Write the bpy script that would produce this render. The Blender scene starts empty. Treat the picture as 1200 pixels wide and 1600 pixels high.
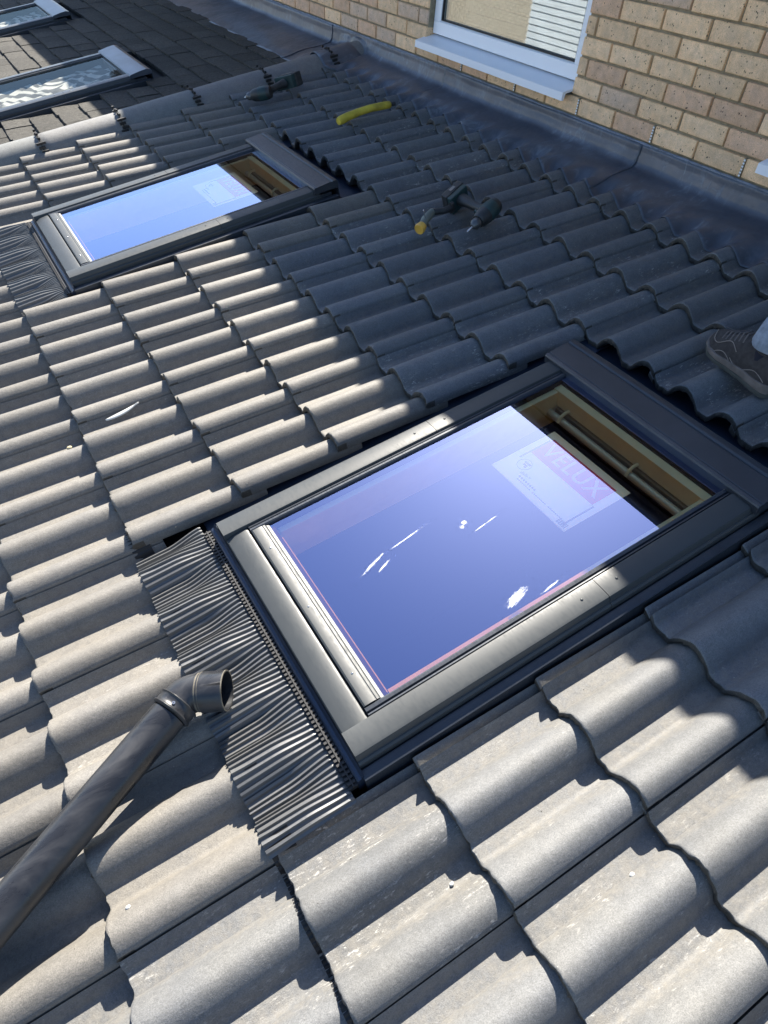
import bpy, bmesh, math, random
from mathutils import Vector, Matrix, noise
R = math.radians
rnd = random.Random(7)
sc = bpy.context.scene
col = sc.collection
P = R(11.3068)                      # roof pitch
CP, SP = math.cos(P), math.sin(P)
Z0 = 2.6                            # height of the roof frame origin above the ground
# roof frame: u = up the slope, v = along the roof towards the viewer, n = out of the roof
ROOF = Matrix.Translation((0, 0, Z0)) @ Matrix.Rotation(-P, 4, 'Y')
def L(u, v, n): return Vector((u, -v, n))
def W(u, v, n): return ROOF @ L(u, v, n)

# ---------------------------------------------------------------- camera, sky, sun, exposure
cam = bpy.data.cameras.new('camera'); co = bpy.data.objects.new('camera', cam); col.objects.link(co); sc.camera = co
cam.sensor_width = 36; cam.lens = 1076.4 * 36 / 1600; cam.clip_end = 500; cam.clip_start = 0.02
fw = Vector((0.28092, 0.60300, -0.74664)).normalized(); up = Vector((0.44342, 0.60840, -0.65820) if False else (0.44342, 0.60840, 0.65820)).normalized()
rt = fw.cross(up).normalized(); up = rt.cross(fw)
co.matrix_world = ROOF @ Matrix(((rt.x, up.x, -fw.x, 0.40323), (rt.y, up.y, -fw.y, -2.88062), (rt.z, up.z, -fw.z, 1.34809), (0, 0, 0, 1)))
S = Vector((0.667, 0.98, 1.153)).normalized()      # direction to the sun
w = bpy.data.worlds.new('World'); sc.world = w; w.use_nodes = True
nt = w.node_tree; bg = nt.nodes['Background']; sky = nt.nodes.new('ShaderNodeTexSky')
sky.sky_type = 'NISHITA'; sky.sun_disc = False
sky.sun_elevation = math.asin(S.z); sky.sun_rotation = math.atan2(S.x, S.y)
sky.air_density = 1.0; sky.dust_density = 0.9; sky.ozone_density = 4.0
nt.links.new(sky.outputs[0], bg.inputs[0]); bg.inputs[1].default_value = 0.074
sun = bpy.data.lights.new('sun', 'SUN'); sun.energy = 5.0; sun.angle = R(0.5); sun.color = (1, .93, .82)
so = bpy.data.objects.new('sun', sun); col.objects.link(so); so.rotation_euler = S.to_track_quat('Z', 'Y').to_euler()
sc.view_settings.view_transform = 'Standard'; sc.view_settings.look = 'None'
sc.view_settings.gamma = 1; sc.view_settings.use_curve_mapping = False
sc.view_settings.exposure = 1.78
sc.cycles.max_bounces = 8; sc.cycles.transparent_max_bounces = 12

# ---------------------------------------------------------------- material helpers
class Mt:
    def __init__(s, name, rough=.6, color=(.5, .5, .5), metal=0, spec=.5):
        s.m = bpy.data.materials.new(name); s.m.use_nodes = True; s.t = s.m.node_tree
        s.b = s.t.nodes['Principled BSDF']; s.set('Roughness', rough); s.set('Base Color', (*color, 1)); s.set('Metallic', metal)
        s.set('Specular IOR Level', spec); s.h = None; s.tc = None
    def set(s, k, v):
        if hasattr(v, 'links') or isinstance(v, bpy.types.NodeSocket): s.t.links.new(v, s.b.inputs[k])
        else: s.b.inputs[k].default_value = v
    def n(s, ty, **k):
        o = s.t.nodes.new(ty)
        for a, v in k.items():
            if a.startswith('i_'):
                kk = a[2:]; kk = int(kk) if kk.isdigit() else kk
                if isinstance(v, bpy.types.NodeSocket): s.t.links.new(v, o.inputs[kk])
                else: o.inputs[kk].default_value = v
            else: setattr(o, a, v)
        return o
    def co(s, rand=True, scale=(1, 1, 1)):
        tc = s.n('ShaderNodeTexCoord'); v = tc.outputs['Object']
        mp = s.n('ShaderNodeMapping', i_Vector=v, i_Scale=scale); v = mp.outputs[0]
        if rand:
            oi = s.n('ShaderNodeObjectInfo'); mu = s.n('ShaderNodeMath', operation='MULTIPLY', i_0=oi.outputs['Random'], i_1=37.)
            ad = s.n('ShaderNodeVectorMath', operation='ADD', i_0=v, i_1=mu.outputs[0]); v = ad.outputs[0]
        return v
    def noise(s, v, sc_, det=4, ro=.55, dist=0): return s.n('ShaderNodeTexNoise', i_Vector=v, i_Scale=sc_, i_Detail=det, i_Roughness=ro, i_Distortion=dist).outputs['Fac']
    def vor(s, v, sc_, feat='F1'): return s.n('ShaderNodeTexVoronoi', feature=feat, i_Vector=v, i_Scale=sc_).outputs['Distance']
    def ramp(s, f, *st):
        r = s.n('ShaderNodeValToRGB', i_0=f); e = r.color_ramp.elements
        while len(e) < len(st): e.new(.5)
        for i, (p, c) in enumerate(st):
            e[i].position = p; e[i].color = (*c, 1) if isinstance(c, tuple) else (c, c, c, 1)
        return r.outputs[0]
    def mix(s, f, a, b, mode='MIX'):
        o = s.n('ShaderNodeMix', data_type='RGBA', blend_type=mode)
        for i, v in ((0, f), (6, a), (7, b)):
            if isinstance(v, bpy.types.NodeSocket): s.t.links.new(v, o.inputs[i])
            else: o.inputs[i].default_value = (*v, 1) if isinstance(v, tuple) else v
        return o.outputs[2]
    def math(s, op, a, b=0.): return s.n('ShaderNodeMath', operation=op, i_0=a, i_1=b).outputs[0]
    def bump(s, h, st=.3, d=.002):
        k = dict(i_Height=h, i_Strength=st, i_Distance=d)
        if s.h: k['i_Normal'] = s.h
        s.h = s.n('ShaderNodeBump', **k).outputs[0]; s.set('Normal', s.h)
    def objcol(s): return s.n('ShaderNodeObjectInfo').outputs['Color']

def plain(name, c, rough=.6, metal=0, spec=.5, bump=0, bs=200, var=0.):
    m = Mt(name, rough, c, metal, spec)
    v = m.co()
    if var:
        f = m.noise(v, bs * .12, 5)
        m.set('Base Color', m.mix(m.ramp(f, (.3, 0.), (.7, 1.)), tuple(x * (1 - var) for x in c), tuple(min(1, x * (1 + var)) for x in c)))
    if bump: m.bump(m.noise(v, bs), bump, .001)
    return m.m

def tile_mat(name, edge=False):
    m = Mt(name, .66, spec=.5); v = m.co()
    base = m.objcol()
    g = m.noise(v, 420, 3, .7); g2 = m.noise(v, 34, 5, .6); g3 = m.noise(v, 7, 3, .5)
    c = m.mix(1., base, m.ramp(g, (.30, .66), (.52, 1.), (.75, 1.35)), 'MULTIPLY')
    c = m.mix(1., c, m.ramp(g2, (.3, .88), (.55, 1.), (.75, 1.10)), 'MULTIPLY')
    c = m.mix(1., c, m.ramp(m.noise(v, 150, 4, .65), (.34, .90), (.5, 1.), (.66, 1.10)), 'MULTIPLY')
    c = m.mix(1., c, m.ramp(g3, (.3, (.92, .93, .96)), (.7, (1.08, 1.05, 1.0))), 'MULTIPLY')
    if not edge:
        tc = m.n('ShaderNodeTexCoord').outputs['Object']; sp = m.n('ShaderNodeSeparateXYZ', i_0=tc)
        z = sp.outputs['Z']; x = sp.outputs['X']
        pan = m.n('ShaderNodeMapRange', i_Value=z, i_1=-.010, i_2=-.026, i_3=0., i_4=1.).outputs[0]
        # dust washed into the pans
        c = m.mix(m.math('MULTIPLY', pan, m.ramp(m.noise(v, 60, 4, .7), (.35, 0.), (.65, .40))), c, (.20, .182, .150))
        # pale lime bloom, mostly on the tiles marked with a low alpha in their colour
        al = m.n('ShaderNodeObjectInfo').outputs['Alpha']
        ef = m.ramp(m.noise(m.co(True, (.35, 1, 1)), 150, 5, .75), (.56, 0.), (.66, 1.))
        band = m.ramp(m.noise(v, 14, 3), (.42, 0.), (.6, 1.))
        low = m.n('ShaderNodeMapRange', i_Value=z, i_1=.006, i_2=-.018, i_3=.12, i_4=1.).outputs[0]
        amt = m.math('MULTIPLY', m.math('MULTIPLY', ef, m.math('SUBTRACT', 1.0, al)), m.math('MULTIPLY', low, band))
        c = m.mix(amt, c, (.62, .60, .56))
        sp1 = m.ramp(m.vor(v, 95), (.0, 1.), (.09, 0.))
        c = m.mix(m.math('MULTIPLY', sp1, m.ramp(m.noise(v, 21), (.5, 0.), (.62, .75))), c, (.52, .50, .46))
        dk = m.ramp(m.vor(m.co(True, (1.3, 1, 1)), 60), (.0, 1.), (.06, 0.))
        c = m.mix(m.math('MULTIPLY', dk, m.ramp(m.noise(v, 12), (.48, 0.), (.6, .8))), c, (.05, .045, .04))
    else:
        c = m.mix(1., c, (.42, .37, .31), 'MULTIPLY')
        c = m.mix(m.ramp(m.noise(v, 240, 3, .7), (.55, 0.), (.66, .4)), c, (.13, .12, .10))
    m.set('Base Color', c)
    m.bump(m.noise(v, 520, 3, .7), .55 if not edge else .9, .0012)
    m.bump(m.noise(v, 110, 4, .6), .35 if not edge else 1., .002)
    return m.m

def lead_mat():
    m = Mt('lead sheet', .4, metal=.0, spec=.6); v = m.co(False)
    n1 = m.noise(v, 3.2, 6, .62, 1.2); n2 = m.noise(m.co(False, (1, 2.2, 1)), 9, 6, .7, 1.6); n3 = m.noise(v, 60, 4, .7)
    c = m.mix(m.ramp(n1, (.3, 0.), (.75, 1.)), (.042, .052, .072), (.085, .100, .130))
    c = m.mix(m.math('MULTIPLY', m.ramp(n2, (.50, 0.), (.72, .55)), m.ramp(n1, (.42, 0.), (.6, 1.))), c, (.30, .35, .41))
    c = m.mix(m.ramp(m.noise(m.co(False, (3.4, 1, 1)), 26, 6, .75, .6), (.66, 0.), (.76, .45)), c, (.42, .46, .50))
    c = m.mix(m.ramp(n3, (.35, .0), (.8, .25)), c, (.03, .035, .05))
    m.set('Base Color', c); m.set('Roughness', m.ramp(n2, (.3, .30), (.75, .58)))
    m.bump(m.noise(v, 7, 3, .5, .8), .35, .012); m.bump(m.noise(v, 21, 4, .5, .6), .4, .004); m.bump(m.noise(v, 46, 4, .6), .35, .002)
    return m.m

def brick_mat():
    m = Mt('buff brick', .88, spec=.3); v = m.co()
    oc = m.objcol()
    tc = m.n('ShaderNodeTexCoord').outputs['Object']; sp = m.n('ShaderNodeSeparateXYZ', i_0=tc)
    ey = m.math('ABSOLUTE', sp.outputs['Y']); ez = m.math('ABSOLUTE', sp.outputs['Z'])
    a = m.n('ShaderNodeMapRange', i_Value=ey, i_1=.106, i_2=.075, i_3=0., i_4=1.).outputs[0]
    b = m.n('ShaderNodeMapRange', i_Value=ez, i_1=.032, i_2=.016, i_3=0., i_4=1.).outputs[0]
    core = m.math('MULTIPLY', m.math('MULTIPLY', a, b), m.ramp(m.noise(v, 22, 4), (.3, .25), (.6, 1.)))
    c = m.mix(core, m.mix(1., oc, (1.08, .97, .84), 'MULTIPLY'), m.mix(1., oc, (1.0, .95, .91), 'MULTIPLY'))
    c = m.mix(1., c, m.ramp(m.noise(v, 300, 3, .7), (.3, .78), (.7, 1.2)), 'MULTIPLY')
    c = m.mix(1., c, m.ramp(m.noise(v, 30, 4), (.3, .86), (.7, 1.12)), 'MULTIPLY')
    h1 = m.ramp(m.vor(m.co(True, (1, 1, .62)), 118), (.0, 1.), (.20, 1.), (.27, 0.))
    hm = m.ramp(m.noise(v, 48, 2), (.55, 0.), (.62, 1.)); hole = m.math('MULTIPLY', h1, hm)
    h2 = m.ramp(m.vor(v, 330), (.0, 1.), (.2, 0.)); hole2 = m.math('MULTIPLY', h2, m.ramp(m.noise(v, 90, 2), (.5, 0.), (.6, .8)))
    c = m.mix(hole, c, (.035, .030, .030)); c = m.mix(hole2, c, (.10, .085, .075))
    m.set('Base Color', c)
    m.bump(m.math('MULTIPLY', hole, -1.), .8, .004); m.bump(m.noise(v, 260, 4, .7), .5, .0015)
    return m.m

def metal_mat(name, c, rough=.42, metal=.55, scr=.25):
    m = Mt(name, rough, c, metal, .28 if metal < .05 else .5); v = m.co()
    d = m.noise(v, 6, 5, .6, .8)
    m.set('Base Color', m.mix(m.ramp(d, (.35, 0.), (.8, scr)), c, tuple(min(.5, x * 2.1 + .04) for x in c)))
    s2 = m.ramp(m.noise(m.co(True, (4, 1, 1)), 45, 5, .7), (.3, rough - .08), (.75, rough + .14))
    m.set('Roughness', s2); m.bump(m.noise(v, 900, 2), .06, .0004)
    return m.m

def glass_mat(name, tint=(.62, .70, 1.), trans=(1, 1, 1), lo=.22, hi=.9, whiten=3.4):
    """coated glass: what is not reflected (per colour) passes through"""
    m = bpy.data.materials.new(name); m.use_nodes = True; t = m.node_tree; t.nodes.clear()
    N = t.nodes.new; lk = t.links.new; out = N('ShaderNodeOutputMaterial'); ad = N('ShaderNodeAddShader'); g = N('ShaderNodeBsdfGlossy'); tr = N('ShaderNodeBsdfTransparent')
    lw = N('ShaderNodeFresnel'); lw.inputs[0].default_value = 1.5
    mr = N('ShaderNodeMapRange'); mr.inputs[1].default_value = .04; mr.inputs[2].default_value = .36; mr.inputs[3].default_value = lo; mr.inputs[4].default_value = hi
    m3 = N('ShaderNodeMath'); m3.operation = 'MULTIPLY'; m3.inputs[1].default_value = whiten; m3.use_clamp = True
    cr = N('ShaderNodeMix'); cr.data_type = 'RGBA'; cr.inputs[6].default_value = (*tint, 1); cr.inputs[7].default_value = (.80, .94, 1, 1)
    rf = N('ShaderNodeVectorMath'); rf.operation = 'SCALE'; iv = N('ShaderNodeVectorMath'); iv.operation = 'SUBTRACT'; iv.inputs[0].default_value = (1, 1, 1)
    tm = N('ShaderNodeVectorMath'); tm.operation = 'MULTIPLY'; tm.inputs[1].default_value = trans
    lk(lw.outputs[0], mr.inputs[0]); lk(lw.outputs[0], m3.inputs[0]); lk(m3.outputs[0], cr.inputs[0])
    lk(cr.outputs[2], rf.inputs[0]); lk(mr.outputs[0], rf.inputs['Scale']); lk(rf.outputs[0], g.inputs[0]); lk(rf.outputs[0], iv.inputs[1])
    lk(iv.outputs[0], tm.inputs[0]); lk(tm.outputs[0], tr.inputs[0]); g.inputs['Roughness'].default_value = 0
    lk(tr.outputs[0], ad.inputs[0]); lk(g.outputs[0], ad.inputs[1]); lk(ad.outputs[0], out.inputs[0])
    return m

def smear_mat():
    m = Mt('dried white smear', .8, (.78, .80, .82)); tc = m.n('ShaderNodeTexCoord').outputs['Generated']
    sb = m.n('ShaderNodeVectorMath', operation='SUBTRACT', i_0=tc, i_1=(.5, .5, .5)); sp = m.n('ShaderNodeSeparateXYZ', i_0=sb.outputs[0])
    r2 = m.math('ADD', m.math('POWER', m.math('ABSOLUTE', sp.outputs[0]), 2.), m.math('POWER', m.math('ABSOLUTE', sp.outputs[1]), 2.))
    fall = m.n('ShaderNodeMapRange', i_Value=r2, i_1=.0, i_2=.22, i_3=.30, i_4=-.22).outputs[0]
    ns = m.noise(m.co(True, (.30, 1.2, 1)), 210, 7, .72, .8)
    a = m.ramp(m.math('ADD', ns, fall), (.62, 0.), (.95, .9))
    m.set('Alpha', a); return m.m

def pipe_mat():
    m = Mt('black pipe plastic', .42, spec=.5); v = m.co(False)
    n1 = m.noise(m.co(False, (.45, 1.6, 1.)), 9, 6, .65, .5); n2 = m.noise(m.co(False, (1, 1, 1)), 120, 5, .75)
    c = m.mix(m.ramp(n1, (.40, 0.), (.62, .6), (.8, 1.)), (.014, .015, .018), (.045, .047, .052))
    c = m.mix(m.ramp(n2, (.68, 0.), (.78, .7)), c, (.20, .19, .18))
    m.set('Base Color', c); m.set('Roughness', m.ramp(n1, (.4, .26), (.6, .48))); m.bump(n2, .15, .001)
    return m.m

def flat_tile_mat():
    m = Mt('old plain tile', .9, spec=.25); v = m.co()
    c = m.mix(1., m.objcol(), m.ramp(m.noise(v, 55, 6, .7), (.3, .55), (.7, 1.5)), 'MULTIPLY')
    c = m.mix(m.ramp(m.noise(v, 160, 4, .7), (.62, 0.), (.72, .8)), c, (.30, .29, .24))
    c = m.mix(m.ramp(m.noise(v, 30, 4, .6), (.6, 0.), (.72, .6)), c, (.018, .018, .014))
    m.set('Base Color', c); m.bump(m.noise(v, 180, 5, .75), .9, .004)
    return m.m

M = {}
M['tile'] = tile_mat('concrete roll tile'); M['tile_edge'] = tile_mat('broken concrete edge', True)
M['lead'] = lead_mat(); M['brick'] = brick_mat(); M['flat'] = flat_tile_mat()
M['mortar'] = plain('mortar', (.27, .225, .15), .95, bump=.6, bs=320, var=.25)
M['clad'] = metal_mat('grey window cladding', (.046, .051, .054), .42, .0, .08)
M['clad_dark'] = metal_mat('dark window cladding', (.030, .036, .046), .38, .3)
M['clad_old'] = metal_mat('weathered grey cladding', (.035, .040, .046), .36, .1, .1)
M['black'] = plain('black rubber', (.012, .012, .013), .6, bump=.2)
M['gutter'] = metal_mat('dark blue flashing metal', (.022, .034, .060), .35, .4)
M['pleat'] = metal_mat('pleated flashing foil', (.105, .108, .110), .42, .30, .12)
M['seal'] = plain('pale glazing seal', (.20, .20, .20), .6)
M['glass'] = glass_mat('coated roof glass', (.43, .52, 1.), (1., 1., .98), .43, 1.)
M['glass_old'] = glass_mat('old roof glass', (.8, .85, .9), (.92, .94, .92), .03, .10)
M['clear'] = glass_mat('inner glass face', (1, 1, 1), (1., 1., 1.), 0., .0)
M['pane'] = glass_mat('house window glass', (.9, .95, 1), (.86, .90, .90), .20, .8)
M['boards'] = plain('pale blue painted boards', (.40, .46, .52), .7, var=.1, bs=20)
M['pvc'] = plain('white window plastic', (.80, .82, .86), .32)
M['pvc_dirty'] = plain('weathered white plastic', (.42, .44, .45), .45, var=.2, bs=100)
M['wood'] = plain('pale primed timber', (.52, .54, .46), .6, var=.08, bs=120)
M['lining'] = plain('pale green grey lining', (.78, .90, .86), .6, var=.06, bs=160)
M['brown'] = plain('brown timber', (.30, .27, .22), .55, var=.2, bs=90)
M['alu'] = plain('brushed grey tube', (.56, .66, .76), .35, .3)
M['under'] = plain('black underlay', (.012, .012, .014), .9)
M['room'] = plain('loft boarding in painted shade', (.022, .018, .014), .9)  # near black: the darkness of the loft is put into the colour
M['paper'] = plain('sticker film', (.93, .99, .97), .5)
M['red'] = plain('sticker red', (.70, .04, .08), .5)
M['white'] = plain('sticker white', (.82, .84, .84), .5)
M['ink'] = plain('sticker ink', (.12, .14, .16), .6)
M['smear'] = smear_mat(); M['pipe'] = pipe_mat()
M['ring'] = plain('dirty joint ring', (.10, .09, .07), .8, var=.5, bs=300)
M['blind'] = plain('white slat', (.72, .76, .78), .5)
M['cream'] = plain('cream blind', (.76, .74, .68), .8, var=.1, bs=40)
M['curtain'] = plain('grey net curtain', (.32, .35, .34), .9, var=.3, bs=60)
M['foil'] = None  # painted reflection for the old roof windows, filled in below
M['steel'] = plain('bright steel', (.6, .6, .6), .25, .9)
M['teal'] = plain('teal tool plastic', (.012, .038, .040), .45, var=.3, bs=200)
M['tool_black'] = plain('worn black plastic', (.02, .022, .024), .5, bump=.3, bs=300, var=.4)
M['yellow'] = plain('yellow rubber', (.46, .36, .035), .6, var=.35, bs=150, bump=.2)
M['amber'] = plain('amber plastic cap', (.62, .36, .06), .4, var=.15, bs=200)
M['tool_metal'] = plain('worn tool metal', (.10, .105, .11), .4, .6)
M['grip'] = plain('green grey grip', (.11, .13, .115), .6, var=.25, bs=150)
M['shoe'] = plain('dark suede', (.036, .032, .033), .9, bump=.6, bs=600, var=.35)
M['lace'] = plain('shoe laces', (.10, .09, .09), .9)
M['shoe_seam'] = plain('shoe stitching', (.24, .21, .19), .85)
M['sole'] = plain('grey shoe sole', (.15, .13, .12), .8, bump=.4, bs=300, var=.25)
M['sole_dark'] = plain('dark outsole', (.06, .065, .06), .85)
M['sock'] = plain('navy sock', (.008, .010, .022), .95)
M['denim'] = plain('pale blue work trousers', (.21, .25, .31), .9, bump=.7, bs=500, var=.3)
M['skin'] = plain('skin', (.42, .26, .19), .5)
M['shirt'] = plain('dark work shirt', (.05, .06, .08), .9, var=.1)
M['hair'] = plain('brown hair', (.06, .04, .03), .7)
M['soffit'] = plain('dark stained soffit board', (.06, .04, .03), .6)
M['ground'] = plain('garden ground', (.10, .10, .07), .95, var=.3, bs=10)
M['render'] = plain('painted render', (.42, .40, .36), .9, var=.1, bs=10)
M['shard'] = plain('white plastic offcut', (.50, .51, .49), .5)
M['crumb'] = plain('mortar crumb', (.42, .36, .22), .9, var=.3, bs=400)

def wavy_reflection_mat():  # light and dark bands paint a wavy reflection into the colour
    m = Mt('painted wavy reflection', .85); v = m.co(False)
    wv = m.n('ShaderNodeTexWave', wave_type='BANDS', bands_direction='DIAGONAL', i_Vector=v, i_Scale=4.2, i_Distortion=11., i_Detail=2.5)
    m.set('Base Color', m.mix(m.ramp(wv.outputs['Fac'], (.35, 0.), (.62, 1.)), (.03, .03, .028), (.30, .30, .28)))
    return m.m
M['foil'] = wavy_reflection_mat()

# ---------------------------------------------------------------- mesh helpers
class MB:
    """collects vertices in roof coordinates (u, v, n) and faces; one mesh per build()"""
    def __init__(s): s.v = []; s.f = []; s.mi = []
    def add(s, vs, fs, mi=0):
        k = len(s.v); s.v += [tuple(x) for x in vs]; s.f += [tuple(k + i for i in f) for f in fs]; s.mi += [mi] * len(fs); return s
    def box(s, a, b, mi=0):
        (a0, a1, a2), (b0, b1, b2) = a, b
        vs = [(x, y, z) for x in (a0, b0) for y in (a1, b1) for z in (a2, b2)]
        return s.add(vs, [(0, 1, 3, 2), (4, 6, 7, 5), (0, 4, 5, 1), (2, 3, 7, 6), (0, 2, 6, 4), (1, 5, 7, 3)], mi)
    def grid(s, fn, nu, nv, mi=0):
        vs = [fn(i / nu, j / nv) for i in range(nu + 1) for j in range(nv + 1)]
        return s.add(vs, [(i * (nv + 1) + j, i * (nv + 1) + j + 1, (i + 1) * (nv + 1) + j + 1, (i + 1) * (nv + 1) + j) for i in range(nu) for j in range(nv)], mi)
    def prism(s, prof, a, b, axis='u', mi=0):
        """closed profile of (p, q): axis u -> (v, n); axis v -> (u, n); axis n -> (u, v)"""
        def pt(t, p, q): return {'u': (t, p, q), 'v': (p, t, q), 'n': (p, q, t)}[axis]
        k = len(prof); vs = [pt(a, *x) for x in prof] + [pt(b, *x) for x in prof]
        fs = [(i, (i + 1) % k, k + (i + 1) % k, k + i) for i in range(k)] + [tuple(range(k)), tuple(range(2 * k - 1, k - 1, -1))]
        return s.add(vs, fs, mi)
    def tube(s, path, r, seg=16, cap=True, mi=0):
        pts = [Vector(p) for p in path]; rs = r if isinstance(r, (list, tuple)) else [r] * len(pts)
        k = len(s.v); fr = None; rings = []
        for i, p in enumerate(pts):
            d = (pts[min(i + 1, len(pts) - 1)] - pts[max(i - 1, 0)])
            if d.length < 1e-9: d = Vector((0, 0, 1))
            d.normalize()
            if fr is None: a = Vector((0, 0, 1)) if abs(d.z) < .9 else Vector((1, 0, 0))
            else: a = fr
            x = a - d * a.dot(d); x.normalize(); fr = x; y = d.cross(x)
            rr = rs[i] if isinstance(rs[i], tuple) else (rs[i], rs[i])
            rings.append([p + x * rr[0] * math.cos(t) + y * rr[1] * math.sin(t) for t in [2 * math.pi * q / seg for q in range(seg)]])
        vs = [v for g in rings for v in g]
        fs = [(i * seg + j, i * seg + (j + 1) % seg, (i + 1) * seg + (j + 1) % seg, (i + 1) * seg + j) for i in range(len(pts) - 1) for j in range(seg)]
        if cap: fs += [tuple(range(seg)), tuple((len(pts) - 1) * seg + j for j in range(seg - 1, -1, -1))]
        return s.add(vs, fs, mi)
    def ball(s, c, r, mi=0, nu=8, nv=12):
        r = r if isinstance(r, tuple) else (r, r, r)
        return s.grid(lambda a, b: (c[0] + r[0] * math.sin(math.pi * a) * math.cos(2 * math.pi * b), c[1] + r[1] * math.sin(math.pi * a) * math.sin(2 * math.pi * b), c[2] + r[2] * math.cos(math.pi * a)), nu, nv, mi)
    def mesh(s, name, mats, smooth=False, bevel=0, org=(0, 0, 0), flip=True, ang=35):
        me = bpy.data.meshes.new(name)
        vs = [(x - org[0], (-(y - org[1]) if flip else y - org[1]), z - org[2]) for x, y, z in s.v]
        me.from_pydata(vs, [], s.f)
        for m in (mats if isinstance(mats, (list, tuple)) else [mats]): me.materials.append(m)
        me.polygons.foreach_set('material_index', s.mi)
        bm = bmesh.new(); bm.from_mesh(me)
        bmesh.ops.remove_doubles(bm, verts=bm.verts, dist=1e-6)
        bmesh.ops.recalc_face_normals(bm, faces=bm.faces)
        if bevel:
            es = [e for e in bm.edges if e.is_manifold and e.calc_face_angle(0) > R(30)]
            bmesh.ops.bevel(bm, geom=es, offset=bevel, segments=2, profile=.6, affect='EDGES', clamp_overlap=True)
        if smooth:
            for f in bm.faces: f.smooth = True
            for e in bm.edges:
                if e.is_manifold and e.calc_face_angle(0) > R(ang): e.smooth = False
        bm.to_mesh(me); bm.free(); me.update()
        return me
    def obj(s, name, mats, parent=None, **k):
        o = bpy.data.objects.new(name, s.mesh(name, mats, **k)); col.objects.link(o)
        if parent: o.parent = parent
        return o

def tag(o, label=None, cat=None, group=None, kind=None):
    for k, v in (('label', label), ('category', cat), ('group', group), ('kind', kind)):
        if v: o[k] = v
    return o
def empty(name, m, **t):
    o = bpy.data.objects.new(name, None); o.empty_display_size = .05; col.objects.link(o); o.matrix_world = m
    return tag(o, **t)
def roofempty(name, u, v, n, **t): return empty(name, ROOF @ Matrix.Translation(L(u, v, n)), **t)
def put(me, name, parent, loc, rot=None, color=None):
    o = bpy.data.objects.new(name, me); col.objects.link(o); o.parent = parent; o.location = loc
    if rot: o.rotation_euler = rot
    if color: o.color = color
    return o
HFOV = 1076.4
def seen(u, v, n, m=60):
    """is the place within (or just beside) the photograph: only used to leave out what it shows nothing of"""
    d = L(u, v, n) - Vector((0.40323, -2.88062, 1.34809)); z = d.dot(fw)
    if z < .05: return False
    x = 600 + HFOV * d.dot(rt) / z; y = 800 - HFOV * d.dot(up) / z
    return -m < x < 1200 + m and -m < y < 1600 + m

# ================================================================ the roof of roll tiles
G = .31024; TW = .30; PITCHDROP = .0258
def roll(x):
    if x < 0: a = -x / .056
    else: a = x / .053
    return .050 * math.cos(math.pi * a / 2) ** .80 if a < 1 else 0.
def prof(v):                      # height of the tile top, repeats every 0.30
    v = v % TW
    return -.0285 + max(roll(v - .115), roll(v - .264), roll(v - TW - .115), roll(v + TW - .264))
TH = .0225
def tile_mesh(seed, a=0., b=TW, ln=.386):
    mb = MB(); r = random.Random(seed)
    lo, hi = a + .0022, b - .0018
    vs = []; k = max(6, int((hi - lo) / .0062))
    for i in range(k + 1): vs.append(lo + (hi - lo) * i / k)
    top = [(v, prof(v)) for v in vs]
    if a == 0: top = [(-.020, prof(-.02) - .0222), (-.0002, prof(-.0004) - .0215)] + top
    us = [0., .0022, .007, .03, .12, .24, ln]
    ch = {}
    for _ in range(r.randint(2, 5)): ch[r.randrange(len(top))] = r.uniform(.002, .0045)
    def edge(i): return r.gauss(0, .0006) + ch.get(i, 0) + .6 * ch.get(i - 1, 0) + .5 * ch.get(i + 1, 0)
    jt = [edge(i) for i in range(len(top))]; jb = [j + r.gauss(.001, .0016) for j in jt]; jm = [j * .6 + r.gauss(-.0008, .0016) for j in jt]
    ph = r.random() * 10
    def tilt(u): return -PITCHDROP * u / G
    n = len(top); V = []
    # rows: bottom(us reversed) ... riser mid ... top
    def wob(u, v): return .0007 * noise.noise(Vector((u * 9 + ph, v * 14, ph)))
    rows = []
    for u in reversed(us[3:]): rows.append([(u, v, h - TH + tilt(u)) for v, h in top])
    rows.append([(jb[i] + .0006, v, h - TH + .0006) for i, (v, h) in enumerate(top)])
    rows.append([(jm[i], v, h - TH * .55) for i, (v, h) in enumerate(top)])
    rows.append([(jt[i] + .0004, v, h - .0032) for i, (v, h) in enumerate(top)])
    for u in us[1:]:
        f = max(0, 1 - u / .012)
        rows.append([(u + jt[i] * f, v, h + tilt(u) + wob(u, v) - (.0006 if u < .003 else 0)) for i, (v, h) in enumerate(top)])
    V = [p for rw in rows for p in rw]; F = []; MI = []
    nb = len(us[3:])
    for q in range(len(rows) - 1):
        for i in range(n - 1):
            F.append((q * n + i, q * n + i + 1, (q + 1) * n + i + 1, (q + 1) * n + i)); MI.append(1 if nb - 1 <= q <= nb + 1 else 0)
    # side walls: pair top rows with bottom rows
    m = len(rows)
    for i in (0, n - 1):
        for q in range(nb - 1):
            F.append((q * n + i, (q + 1) * n + i, (m - 2 - q) * n + i, (m - 1 - q) * n + i)); MI.append(0)
        ring = [q * n + i for q in range(nb - 1, m - nb + 1)]
        F.append(tuple(ring)); MI.append(1)
    mb.v = V; mb.f = F; mb.mi = MI
    return mb.mesh('tile', [M['tile'], M['tile_edge']], smooth=True, ang=50)

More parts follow.
